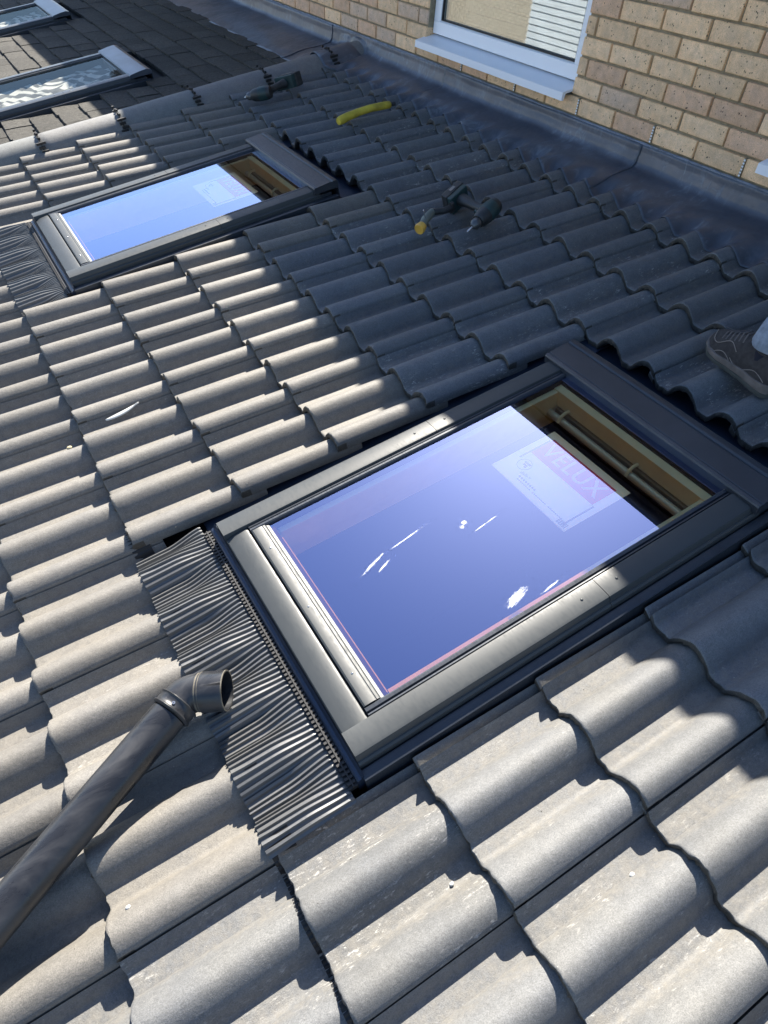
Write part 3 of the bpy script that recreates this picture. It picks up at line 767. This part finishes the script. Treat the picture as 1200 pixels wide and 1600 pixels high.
# weep vents in the joints of the lowest course
for kk in (-5, -3, -1, 1, 3):
    v = .5577 + kk * BU; mb = MB(); mb.box((-.002, v - .0042, .1433 - .033), (.03, v + .0042, .1433 + .033), 0)
    for q in range(6): mb.box((-.0045, v - .0032, .1433 - .030 + q * .0105), (-.0021, v + .0032, .1433 - .030 + q * .0105 + .006), 1)
    hobj(mb, 'weep_vent', [M['mortar'], M['pvc']], wall)
def house_window(o0, o1, detail):
    f0, f1, fx = o0 + .006, o1 - .006, .042
    fr = MB(); w_ = .062
    fr.prism([(fx, .225), (fx, .282), (fx + .012, .290), (fx + .06, .290), (fx + .06, .225)], f0, f1, 'v')
    fr.box((fx + .001, f0, 1.235), (fx + .06, f1, HT - .004))
    def jamb(a, b): fr.box((fx + .0005, a, .284), (fx + .059, b, 1.234))
    jamb(f0, f0 + w_); jamb(f1 - w_, f1)
    f_ = hobj(fr, 'window', M['pvc'], bevel=.003)
    mb = MB(); mb.box((fx + .018, f0 + w_ - .001, .2895), (fx + .024, f1 - w_ + .001, 1.236)); hobj(mb, 'pane', M['pane'], f_)
    mb = MB(); b_ = .006
    mb.box((fx + .006, f0 + w_, .2905), (fx + .0175, f1 - w_, .2905 + b_)); mb.box((fx + .006, f0 + w_, .297), (fx + .0175, f0 + w_ + b_, 1.235)); mb.box((fx + .006, f1 - w_ - b_, .297), (fx + .0175, f1 - w_, 1.235))
    hobj(mb, 'gasket', M['black'], f_)
    mb = MB(); mb.prism([(-.058, .158), (-.058, .189), (-.052, .1925), (fx + .02, .2195), (fx + .02, .205), (-.040, .186), (-.046, .158)], o0 - .012, o1 + .004, 'v')
    hobj(mb, 'sill', [M['pvc']], f_)
    mb = MB(); mb.box((-.044, o0 - .010, .1805), (fx + .02, o0 - .004, .185)); mb.box((-.02, o0 + .002, .178), (.02, o1 - .002, .181)); hobj(mb, 'sill_bedding', M['mortar'], f_)
    # blinds behind the pane
    g0, g1 = f0 + w_, f1 - w_
    if detail:
        mid = g0 + .60 * (g1 - g0)
        mb = MB(); mb.box((.10, g0 + .13, .20), (.102, mid, 1.3)); hobj(mb, 'cream_blind', M['cream'], f_)
        mb = MB(); mb.grid(lambda a, b: (.125 + .012 * math.sin(b * 60), g0 - .03 + .19 * b, .2 + 1.1 * a), 4, 40); hobj(mb, 'curtain', M['curtain'], f_, smooth=True)
        for q in range(11):
            h = .30 + q * .052; sag = .010 * math.sin(q * 1.7)
            mb = MB(); mb.tube([(.094, g0 + .14, h), (.094, mid, h - .006 + sag)], .0016, 5); hobj(mb, 'blind_cord', M['curtain'], f_)
        for q in range(22):
            h = .27 + q * .040; tl = rnd.uniform(-.03, .03) + (.035 if q % 4 == 0 else 0)
            mb = MB()
            def fn(a, b): return (.105 + .038 * a, mid - .06 + (g1 + .03 - mid + .06) * b, h + .024 * a + (tl + .02) * (b - .5) * 1.1 + .003 * math.sin(math.pi * a))
            mb.grid(fn, 3, 8); s_ = hobj(mb, 'slat', M['blind'], f_, smooth=True)
            sd = s_.modifiers.new('t', 'SOLIDIFY'); sd.thickness = .0012
        for x in (mid + .01, mid + .075):
            mb = MB(); mb.tube([(.098, x, .25), (.098, x + .004, 1.2)], .0016, 5); hobj(mb, 'ladder_tape', M['curtain'], f_)
    # room behind
    mb = MB(); mb.box((.9, o0 - .6, .0), (.95, o1 + .6, 2.)); mb.box((.22, o0 - .6, -.05), (.9, o1 + .6, -.001)); mb.box((.22, o0 - .62, 0), (.9, o0 - .601, 2.)); mb.box((.22, o1 + .601, 0), (.9, o1 + .62, 2.)); mb.box((.22, o0 - .6, 2.001), (.95, o1 + .6, 2.03))
    hobj(mb, 'room', plain('interior wall', (.60, .54, .44), .9), f_)
    return f_
house_window(*OP[0], True); house_window(*OP[1], False); house_window(*OP[2], False)
# eaves: soffit, fascia, gutter and the main roof
EZ = 1.64
mb = MB(); mb.box((-.36, -9.3, 1.605), (.012, 4.6, 1.620)); hobj(mb, 'soffit', M['soffit'])
mb = MB(); mb.box((-.38, -9.3, 1.595), (-.361, 4.6, 1.775)); hobj(mb, 'fascia', M['soffit'])
mb = MB()
gp = [(-.423 + .045 * math.cos(t), EZ + .045 * math.sin(t)) for t in [math.pi + math.pi * k / 12 for k in range(13)]]
gp2 = [(-.423 + .042 * math.cos(t), EZ + .042 * math.sin(t)) for t in [math.pi * 2 - math.pi * k / 12 for k in range(13)]]
mb.prism([(a, b) for a, b in gp + gp2], -9.3, 4.6, 'v'); hobj(mb, 'eaves_gutter', plain('black gutter', (.02, .02, .022), .35), smooth=True)
mb = MB(); mb.prism([(-.42, 1.70), (3.2, 3.55), (3.2, 3.50), (-.38, 1.66)], -9.4, 4.7, 'v'); mb.prism([(3.2, 3.55), (6.8, 1.70), (6.8, 1.66), (3.2, 3.50)], -9.4, 4.7, 'v')
hobj(mb, 'roof', M['flat'])
mb = MB(); mb.box((.216, -9.3, -3.1), (6.4, -9.1, 1.7)); mb.box((.216, 4.4, -3.1), (6.4, 4.6, 1.7)); mb.box((6.2, -9.09, -3.1), (6.4, 4.39, 1.7)); hobj(mb, 'outer_walls', M['render'])

# lower wall under the eaves of the lean-to
lw = empty('lean_to_wall', Matrix.Translation((-1.15, 0, 0)), label='pale wall carrying the low edge of the tiled roof', cat='wall')
mb = MB(); mb.box((-.10, -9.2, 0), (.10, 3.9, 2.16)); mb.obj('wall_face', M['render'], lw)
gd = MB(); gd.box((-120, -120, -.05), (120, 120, 0)); g_ = gd.obj('ground', M['ground']); g_['kind'] = 'structure'

# ================================================================ soil pipe lying on the tiles
pp = roofempty('soil_pipe', .243, 2.052, .0605, label='black plastic waste pipe with bent elbow lying across the left tiles', cat='pipe')
porg = (.243, 2.052, .0605)
pp.scale = (.78, .78, .78)
A = Vector(porg); D = Vector((-.370, .184, -.002)).normalized()
E_ = Vector((.86, .50, .02)).normalized()
mb = MB(); mb.tube([A + D * .004, A + D * .3, A + D * 2.2], .0495, 48, cap=False); mb.tube([A + D * 2.2, A + D * .004], .0455, 40, cap=False)
mb.obj('pipe_length', M['pipe'], pp, org=porg, smooth=True)
# elbow with sockets
C0 = A - D * .048      # start of bend
def arc(p, d0, d1, r, k=14):
    n = d0.cross(d1).normalized(); ang = d0.angle(d1); s = n.cross(d0).normalized(); c = p + s * r
    return [c + Matrix.Rotation(ang * i / k, 3, n) @ (p - c) for i in range(k + 1)]
pth = arc(C0 + D * .012, -D, E_, .056)
mb = MB(); mb.tube(pth, .0510, 48, cap=False)
end = pth[-1]
mb.tube([end, end + E_ * .012, end + E_ * .013, end + E_ * .080], [.0510, .0510, .0538, .0538], 48, cap=False)
mb.tube([end + E_ * .080, end + E_ * .0801], [.0538, .0495], 48, cap=False)
mb.tube([end + E_ * .080, end + E_ * .01], [.0495, .0490], 48, cap=False)
mb.tube([C0 + D * .012, C0 + D * .002], [.051,.051], 48, cap=False)
mb.obj('elbow', M['pipe'], pp, org=porg, smooth=True, ang=60)
mb = MB(); S0 = C0 + D * .010
prf = [(0, .0515), (.002, .0556), (.006, .0580), (.010, .0560), (.013, .0540), (.046, .0540), (.049, .0565), (.054, .0582), (.059, .0560), (.062, .0515), (.064, .0498)]
mb.tube([S0 + D * a * .62 for a, _ in prf], [b for _, b in prf], 48, cap=False); o = mb.obj('socket_collar', M['pipe'], pp, org=porg, smooth=True, ang=60)
mb = MB(); mb.tube([end + E_ * .004, end + E_ * .008], .0518, 40, cap=False); mb.tube([end + E_ * .0128, end + E_ * .0132, end + E_ * .0150], [.0520, .0542, .0541], 48, cap=False)
mb.tube([end + E_ * .0775, end + E_ * .0804, end + E_ * .0805], [.0541, .0542, .0520], 48, cap=False); mb.obj('joint_ring', M['ring'], pp, org=porg, smooth=True)
# screw in collar
q = S0 + D * .020; nn = (Vector((0, .42, 1)) - D * Vector((0, .42, 1)).dot(D)).normalized()
mb = MB(); mb.tube([q + nn * .053, q + nn * .0562], .0042, 14); mb.tube([q + nn * .0562, q + nn * .0565], .0015, 8, mi=1); mb.obj('screw', [M['steel'], M['black']], pp, org=porg)

# ================================================================ tools
def box_o(mb, c, ax, ay, az, s):
    """oriented box: centre, axes, sizes"""
    c = Vector(c); a, b, d = ax * s[0] / 2, ay * s[1] / 2, az * s[2] / 2
    vs = [c + i * a + j * b + k * d for i in (-1, 1) for j in (-1, 1) for k in (-1, 1)]
    mb.add(vs, [(0, 1, 3, 2), (4, 6, 7, 5), (0, 4, 5, 1), (2, 3, 7, 6), (0, 2, 6, 4), (1, 5, 7, 3)])
def drill(tip, tail, bat, label, k=1.):
    tip, tail, bat = Vector(tip), Vector(tail), Vector(bat); org = tuple((tail + bat) / 2); t_ = roofempty('cordless_drill', *org, label=label, cat='drill', group='cordless drills left on the tiles')
    d = (tip - tail); Ln = d.length; d.normalize(); up_ = Vector((0, 0, 1)); g = (bat - tail); gd_ = g.normalized(); nrm = d.cross(gd_).normalized()
    ob = lambda mb, n_, m_, **kw: mb.obj(n_, m_, t_, org=org, **kw)
    mb = MB(); mb.tube([tail - d * .02, tail - d * .018, tail - d * .0, tail + d * .05, tail + d * .085, tail + d * .098], [.022, .030, .034, .035, .031, .024], 20); ob(mb, 'motor_housing', M['tool_black'], smooth=True, ang=50)
    mb = MB(); mb.tube([tail + d * .002, tail + d * .012, tail + d * .045, tail + d * .052], [.0345, .0362, .0365, .035], 20); ob(mb, 'coloured_shell', M['teal'], smooth=True, ang=50)
    mb = MB(); mb.tube([tail + d * .0985, tail + d * .102, tail + d * .122, tail + d * .135], [.019, .021, .020, .009], 18); ob(mb, 'chuck', M['tool_metal'], smooth=True, ang=40)
    mb = MB(); mb.tube([tail + d * .133, tail + d * (Ln - .012), tip], [.0042, .0042, .002], 8); ob(mb, 'bit', M['steel'], smooth=True)
    gs = tail + d * .035
    mb = MB(); gl = g.length; mb.tube([gs + gd_ * .02, gs + gd_ * .05, gs + gd_ * (gl * .55), gs + gd_ * (gl - .045)], [(.021, .024), (.018, .021), (.018, .022), (.024, .030)], 16); ob(mb, 'grip', M['tool_black'], smooth=True, ang=50)
    mb = MB(); box_o(mb, tail + d * .058 + gd_ * .045, d, gd_, nrm, (.014, .028, .014)); ob(mb, 'trigger', M['teal'], bevel=.003)
    mb = MB(); box_o(mb, gs + gd_ * (gl - .028) + d * .006, d, gd_, nrm, (.105, .026, .068)); ob(mb, 'battery_mount', M['teal'], bevel=.005)
    mb = MB(); box_o(mb, gs + gd_ * (gl + .006) + d * .004, d, gd_, nrm, (.112, .040, .072)); o = ob(mb, 'battery', M['tool_black'], bevel=.006)
    mb = MB(); box_o(mb, gs + gd_ * (gl + .006) + d * .004 + (nrm if nrm.z > 0 else -nrm) * .0365, d, gd_, nrm, (.030, .016, .002)); s_ = ob(mb, 'battery_label', M['shoe_seam']); s_.parent = o
drill((1.905, .780, .040), (2.065, .735, .070), (2.060, .520, .062), 'cordless drill on its side on the dark tiles, beside the amber-capped hand tool')
drill((1.875, -1.330, .050), (1.985, -1.235, .070), (2.190, -1.290, .075), 'cordless drill resting against the ridge tiles, battery towards the lead')
# yellow curved handle
org = (2.20, -.60, .04); yt = roofempty('tool_handle', *org, label='short curved yellow rubber handle lying near the lead flashing', cat='tool handle')
mb = MB(); pts = [(2.090, -.600, .046), (2.105, -.604, .047), (2.15, -.612, .050), (2.22, -.615, .054), (2.29, -.602, .058), (2.35, -.590, .056), (2.392, -.588, .052), (2.400, -.588, .052)]
mb.tube(pts, [(.017, .017), (.0215, .0215), (.0205, .020), (.018, .018), (.018, .018), (.0185, .018), (.0175, .0175), (.012, .012)], 18); mb.obj('yellow_sleeve', M['yellow'], yt, org=org, smooth=True, ang=60)
mb = MB(); mb.tube([(2.400, -.588, .052), (2.425, -.584, .050)], .0095, 12); mb.obj('handle_core', M['tool_black'], yt, org=org, smooth=True, ang=60)
# small mallet with amber cap
org = (1.82, .62, .045); ml = roofempty('hand_tool', *org, label='grey green hand tool with round amber end cap beside the drill', cat='hand tool')
mb = MB(); mb.tube([(1.765, .655, .050), (1.772, .652, .051), (1.79, .643, .053)], [.020, .022, .0185], 20); mb.obj('end_cap', M['amber'], ml, org=org, smooth=True, ang=50)
mb = MB(); mb.tube([(1.79, .643, .053), (1.82, .618, .058), (1.855, .600, .062), (1.875, .585, .060)], [.0155, .017, .0165, .014], 14); mb.obj('grip', M['grip'], ml, org=org, smooth=True)
mb = MB(); mb.tube([(1.875, .585, .060), (1.92, .600, .056), (1.955, .598, .054)], [.013, .0125, .014], 12); mb.tube([(1.955, .598, .054), (1.968, .597, .054)], [(.022, .014), (.024, .012)], 12); mb.obj('tool_head', M['tool_black'], ml, org=org, smooth=True)
mb = MB(); mb.tube([(1.815, .628, .07), (1.808, .628, .105)], .0022, 8); mb.obj('pin', M['steel'], ml, org=org)

# offcut, crumb, pebbles
org = (.45, .92, .02)
mb = MB(); n_ = 16
def fn(a, b):
    t = a; u = .395 + .115 * t; c = .003 + .0065 * math.sin(math.pi * min(1, t * 1.15)) ** .6
    return (u, .935 + .006 * math.sin(3 * t) + (b - .5) * 2 * c - .012 * t, prof(.935) + .024 + .004 * math.cos(math.pi * (b - .5)) + .006 * t)
mb.grid(fn, n_, 6); o = mb.obj('plastic_offcut', M['shard'], org=org, smooth=True); o.matrix_world = ROOF @ Matrix.Translation(L(*org)); sd = o.modifiers.new('t', 'SOLIDIFY'); sd.thickness = .0022
tag(o, 'curved white plastic offcut lying on a lit tile on the left', 'offcut')
def pebble(u, v, r, mat, label, cat='pebble', group=None, name='pebble', n=None):
    j = math.floor(u / G); n = prof(v) - PITCHDROP * (u - j * G) / G + r * .5 if n is None else n
    mb = MB(); mb.ball((0, 0, 0), (r, r * .8, r * .62), nu=7, nv=10)
    mb.v = [tuple(Vector(p) * (1 + .28 * noise.noise(Vector(p) * 60 / max(r / .005, .5) + Vector((u * 9, v * 9, 0))))) for p in mb.v]
    o = mb.obj(name, mat, None, smooth=True); o.matrix_world = ROOF @ Matrix.Translation(L(u, v, n)); tag(o, label, cat, group)
pebble(.262, .985, .008, M['crumb'], 'small brownish mortar crumb on the lit tiles at the left', 'crumb', name='mortar_crumb')
GP = 'pale pebbles scattered on the lower tiles'
pebble(.560, 2.600, .0052, M['shard'], 'pale pebble near the bottom middle with its own shadow', group=GP)
pebble(.045, 2.33, .0050, M['shard'], 'pale pebble in a tile hollow at bottom left', group=GP)
pebble(.838, 2.762, .0050, M['shard'], 'pale pebble in the shaded hollow at the right', group=GP)

# ================================================================ the person standing at the right edge
org = (2.03, 1.98, .02)
pe = roofempty('person', *org, label='person in brown shoe and pale blue trousers standing at the right edge', cat='person')
toe = Vector((2.068, 1.822, .036)); heel = Vector((2.005, 2.085, .040)); ax = (toe - heel); SL = ax.length; ax.normalize()
zz = Vector((0, 0, 1)); zz = (zz - ax * zz.dot(ax)).normalized(); sd_ = ax.cross(zz).normalized()
def shoe(base, dirx, par, k):
    sd2 = dirx.cross(zz).normalized()
    hw = [(0, .024), (.04, .033), (.15, .0375), (.35, .036), (.55, .042), (.72, .0485), (.86, .044), (.95, .031), (1., .012)]
    hh = [(0, .060), (.04, .070), (.15, .078), (.30, .074), (.42, .082), (.52, .078), (.65, .062), (.8, .046), (.9, .040), (.97, .028), (1., .014)]
    def lin(tb, s):
        for (a, x), (b, y) in zip(tb, tb[1:]):
            if s <= b: f = (s - a) / (b - a); f = f * f * (3 - 2 * f) * .5 + f * .5; return x + (y - x) * f
        return tb[-1][1]
    def P_(s, y, z): return base + dirx * (s * SL) + sd2 * y + zz * (z if z < .02 else .02 + (z - .02) * 1.22)
    # outsole and midsole
    def slab(z0, z1, grow, name, mat, wave):
        mb = MB(); N = 40; out = []
        for i in range(N + 1):
            s = i / N; out.append((s, lin(hw, s) + grow))
        ring = [(s * (1 + grow * 2) - grow, y) for s, y in out] + [(s * (1 + grow * 2) - grow, -y) for s, y in reversed(out)]
        kx = len(ring)
        lift = lambda s: .010 * max(0, (s - .8) / .2) ** 2
        top = [P_(s, y, z1 + lift(s) + (wave * (1 - s) * .012)) for s, y in ring]; bot = [P_(s, y * .96, z0 + lift(s)) for s, y in ring]; mid = [P_(s, y * 1.03, (z0 + z1) / 2 + lift(s) + wave * (1 - s) * .006) for s, y in ring]
        mb.add(bot + mid + top, [tuple(range(kx)), tuple(range(3 * kx - 1, 2 * kx - 1, -1))] + [(q * kx + i, q * kx + (i + 1) % kx, (q + 1) * kx + (i + 1) % kx, (q + 1) * kx + i) for q in (0, 1) for i in range(kx)])
        return mb.obj(name, mat, par, org=org, smooth=True, ang=50)
    s_ = empty_part(par, 'shoe'); 
    a_ = slab(-.016, -.002, .003, 'outsole', M['sole_dark'], 0); a_.parent = s_
    a_ = slab(-.0015, .014, .004, 'midsole', M['sole'], 1); a_.parent = s_
    mb = MB()
    def fn(a, b):
        s = a; t = math.pi * b; w_ = lin(hw, s); h_ = lin(hh, s); c = math.cos(t); n_ = math.sin(t)
        p = .62 if s < .45 else .8
        y = w_ * (abs(c) ** .75) * (1 if c >= 0 else -1) * (1 - .18 * n_ ** 2 * (s < 2)); z = .010 + (h_) * n_ ** p
        if .08 < s < .44 and n_ > .90: z -= .012 * (n_ - .90) / .10 * math.sin(math.pi * (s - .08) / .36)
        return P_(s, y, z + .0015 * noise.noise(P_(s, y, z) * 60))
    mb.grid(fn, 46, 28); a_ = mb.obj('upper', M['shoe'], par, org=org, smooth=True, ang=70); a_.parent = s_
    # collar ring, eyestay seams and laces
    mb = MB(); ring = []
    for i in range(25):
        t = 2 * math.pi * i / 24; s = .25 + .185 * math.cos(t); y = .026 * math.sin(t); ring.append(P_(s, y, .083 + .010 * math.cos(t) * (1 if math.cos(t) > 0 else .3)))
    mb.tube(ring, .0048, 8, cap=False); a_ = mb.obj('collar', M['shoe'], par, org=org, smooth=True); a_.parent = s_
    mb = MB()
    for q in range(6):
        s = .50 + q * .055; h_ = lin(hh, s) + .012; w_ = lin(hw, s)
        mb.tube([P_(s - .02, -w_ * .62, h_ * .80), P_(s, -w_ * .25, h_ * .985), P_(s + .012, w_ * .25, h_ * .985), P_(s - .008, w_ * .62, h_ * .80)], .0034, 6)
    a_ = mb.obj('laces', M['lace'], par, org=org, smooth=True); a_.parent = s_
    mb = MB()
    for sg in (-1, 1):
        for z_, s0, s1 in ((.028, .06, .55), (.050, .50, .92), (.020, .55, .97)):
            pts = []
            for i in range(15):
                s = s0 + (s1 - s0) * i / 14; h_ = lin(hh, s); w_ = lin(hw, s); zr = min(.97, (z_ - .010 + .012 * math.sin(i * .45)) / h_); ny = math.sqrt(max(0.02, 1 - max(0, zr) ** 2.4))
                pts.append(P_(s, sg * (w_ * ny ** .75 * .985 + .0008), z_ + .012 * math.sin(i * .45)))
            mb.tube(pts, .0011, 5)
    a_ = mb.obj('stitching', M['shoe_seam'], par, org=org, smooth=True); a_.parent = s_
    return P_
def empty_part(par, name):
    # the parts of a shoe hang under one small insole mesh
    mb = MB(); mb.box((org[0] - .03, org[1] - .03, .045), (org[0] + .03, org[1] + .03, .047)); return mb.obj(name, M['sock'], par, org=org)
PA = shoe(heel, ax, pe, 0)
ank = PA(.25, 0, .06); 
b2 = heel + Vector((.10, .36, .004)); PB = shoe(b2, ax, pe, 1); ank2 = PB(.25, 0, .06)
UPV = Vector((SP, 0, CP))
hip = (ank + ank2) / 2 + UPV * .82 + Vector((.06, .36, 0))
for a_ in (ank, ank2):
    mb = MB(); mb.tube([a_ - UPV * .03, a_ + UPV * .05, a_ + UPV * .14], [.030, .033, .038], 16); mb.obj('sock', M['sock'], pe, org=org, smooth=True)
def bodyskin(name, chains, mat, par=pe, sub=1):
    vs, ed, rr = [], [], []
    for ch in chains:
        prev = None
        for it in ch:
            if isinstance(it, int): prev = it; continue
            p, r_ = it; vs.append((p[0] - org[0], -(p[1] - org[1]), p[2] - org[2])); rr.append(r_); i = len(vs) - 1
            if prev is not None: ed.append((prev, i))
            prev = i
    me = bpy.data.meshes.new(name); me.from_pydata(vs, ed, []); me.materials.append(mat)
    o = bpy.data.objects.new(name, me); col.objects.link(o); o.parent = par
    md = o.modifiers.new('skin', 'SKIN'); md.use_smooth_shade = True
    for i, r_ in enumerate(rr):
        me.skin_vertices[0].data[i].radius = (r_, r_) if not isinstance(r_, tuple) else r_
    me.skin_vertices[0].data[0].use_root = True
    sb = o.modifiers.new('sub', 'SUBSURF'); sb.levels = 2; sb.render_levels = 2
    return o
fwd_ = ax; side = sd_
k1 = ank + UPV * .43 + Vector((.05, .20, 0)); k2 = ank2 + UPV * .43 + Vector((.05, .16, 0))
hl, hr = hip - Vector((0, .09, 0)), hip + Vector((0, .09, 0))
# trouser legs as cuffed tubes, then seat
mb = MB()
for a_, kn, hp in ((ank, k1, hl), (ank2, k2, hr)):
    st = a_ + UPV * .030 + Vector((.004, .006, 0)); 
    pts = [st, st + UPV * .004, st + UPV * .05 + Vector((.004, .008, 0)), st + UPV * .12 + Vector((.008, .03, 0)), (st + kn) / 2, kn, (kn + hp) / 2, hp]
    mb.tube(pts, [.054, .058, .058, .060, .064, .072, .085, .100], 26, cap=False)
    mb.tube([pts[1], pts[0], pts[0] + UPV * .02], [.056, .052, .050], 26, cap=False)
mb.v = [tuple(Vector(p) + Vector((noise.noise(Vector(p) * 14), noise.noise(Vector(p) * 14 + Vector((5, 5, 5))), 0)) * .006) for p in mb.v]
mb.ball(tuple(hip + UPV * .02), (.13, .17, .13)); mb.obj('trousers', M['denim'], pe, org=org, smooth=True)
ch = hip + UPV * .30; nk = hip + UPV * .56; hd = nk + UPV * .17 + fwd_ * .02
bodyskin('shirt', [[(hip + UPV * .10, .15), (ch, .16), (nk - UPV * .05, .11), (nk + UPV * .01, .058)], [1, (ch + UPV * .16 - side * .17, .065), (ch - UPV * .10 - side * .23, .050), (ch - UPV * .26 - side * .20 + fwd_ * .14, .040)], [1, (ch + UPV * .16 + side * .17, .065), (ch - UPV * .10 + side * .23, .050), (ch - UPV * .26 + side * .20 + fwd_ * .14, .040)]], M['shirt'])
def hand(c, d, s):
    base = [(c, .020)]
    chs = [[(c - d * .06, .026), (c, .026), (c + d * .05, (.034, .018))]]
    for f in range(4):
        o_ = side * (f - 1.5) * .019; chs.append([2, (c + d * .085 + o_, .0095), (c + d * (.112 - .006 * abs(f - 1.4)) + o_ - UPV * .012, .0085), (c + d * (.132 - .008 * abs(f - 1.4)) + o_ - UPV * .030, .0075)])
    chs.append([1, (c + d * .030 + s * side * .042, .0115), (c + d * .065 + s * side * .052 - UPV * .012, .0095)])
    return chs
for s in (-1, 1):
    wr = ch - UPV * .27 + s * side * .20 + fwd_ * .155
    bodyskin('hand', hand(wr + fwd_ * .05 - UPV * .02, (fwd_ * .8 - UPV * .5).normalized(), -s), M['skin'])
bodyskin('head', [[(nk, .056), (nk + UPV * .07, .055), (hd - UPV * .02 + fwd_ * .01, .082), (hd + UPV * .07, .078)], [2, (hd - UPV * .035 + fwd_ * .105, .012)], [2, (hd - UPV * .01 + side * .088, .015)], [2, (hd - UPV * .01 - side * .088, .015)], [2, (hd - UPV * .085 + fwd_ * .065, .030)]], M['skin'])
mb = MB(); mb.ball(tuple(hd + UPV * .055 - fwd_ * .018), (.094, .094, .088)); mb.obj('hair', M['hair'], pe, org=org, smooth=True)
for s in (-1, 1):
    mb = MB(); mb.ball(tuple(hd + UPV * .005 + fwd_ * .078 + s * side * .032), .0125); mb.obj('eye', M['brown'], pe, org=org, smooth=True)
mb = MB(); mb.ball(tuple(hd - UPV * .075 + fwd_ * .092), (.006, .022, .006)); mb.obj('mouth', M['brown'], pe, org=org, smooth=True)

# unseen building added across the garden for its reflection in the house window
ob_ = empty('reflection_building', Matrix.Translation((-9.5, 0, 0)), label='unseen garden building of buff brick and white boards, added for its reflection in the house window', cat='building')
mb = MB(); mb.box((-5, -27, 0), (0, -4, 3.2)); mb.obj('wall', M['render'], ob_)
mb = MB()
for r_ in range(39):
    for k_ in range(-120, -63):
        y = k_ * .225 + (.1125 if r_ % 2 else 0)
        mb.box((-.02, y, .08 + r_ * .075), (.006, y + .215, .145 + r_ * .075))
o = mb.obj('bricks', M['brick'], ob_); o['kind'] = 'stuff'; o.color = (.32, .325, .31, 1)
mb = MB()
for r_ in range(21): mb.prism([(.002, .05 + r_ * .15), (.030, .05 + r_ * .15), (.008, .198 + r_ * .15), (.002, .198 + r_ * .15)], -14.1, -4, 'v')
o = mb.obj('boards', M['boards'], ob_); o['kind'] = 'stuff'
mb = MB(); mb.prism([(.35, 3.12), (-2.5, 4.5), (-5.35, 3.12), (-2.5, 4.4)], -27.3, -3.7, 'v'); mb.obj('roof', M['flat'], ob_)
# loose grit washed off the tiles, too fine to count
mb = MB(); rg = random.Random(5)
for _ in range(1500):
    u = rg.uniform(-.5, 2.5); v = rg.uniform(-1.4, 3.2)
    if any(.28 < u < 1.8 and a_ - .05 < v < a_ + .85 for a_ in (W1V, W2V)) or not seen(u, v, 0, 5): continue
    if prof(v) > .005 and rg.random() < .75: continue
    j = math.floor(u / G); n = prof(v) - PITCHDROP * (u - j * G) / G; q = rg.uniform(.0005, .0014); c_ = rg.random() < .6
    pts = [(u + q * math.cos(t) * rg.uniform(.7, 1.4), v + q * math.sin(t) * rg.uniform(.7, 1.4), n) for t in (0, 1.6, 3.1, 4.7)] + [(u, v, n + q * 1.1)]
    mb.add(pts, [(0, 1, 4), (1, 2, 4), (2, 3, 4), (3, 0, 4), (3, 2, 1, 0)], 0 if c_ else 1)
o = mb.obj('grit', [plain('dark grit', (.05, .045, .035), .95), plain('pale grit', (.40, .38, .34), .95)], roof); o['kind'] = 'stuff'

for o in bpy.data.objects:
    if o.get('category'): o['kind'] = 'thing'
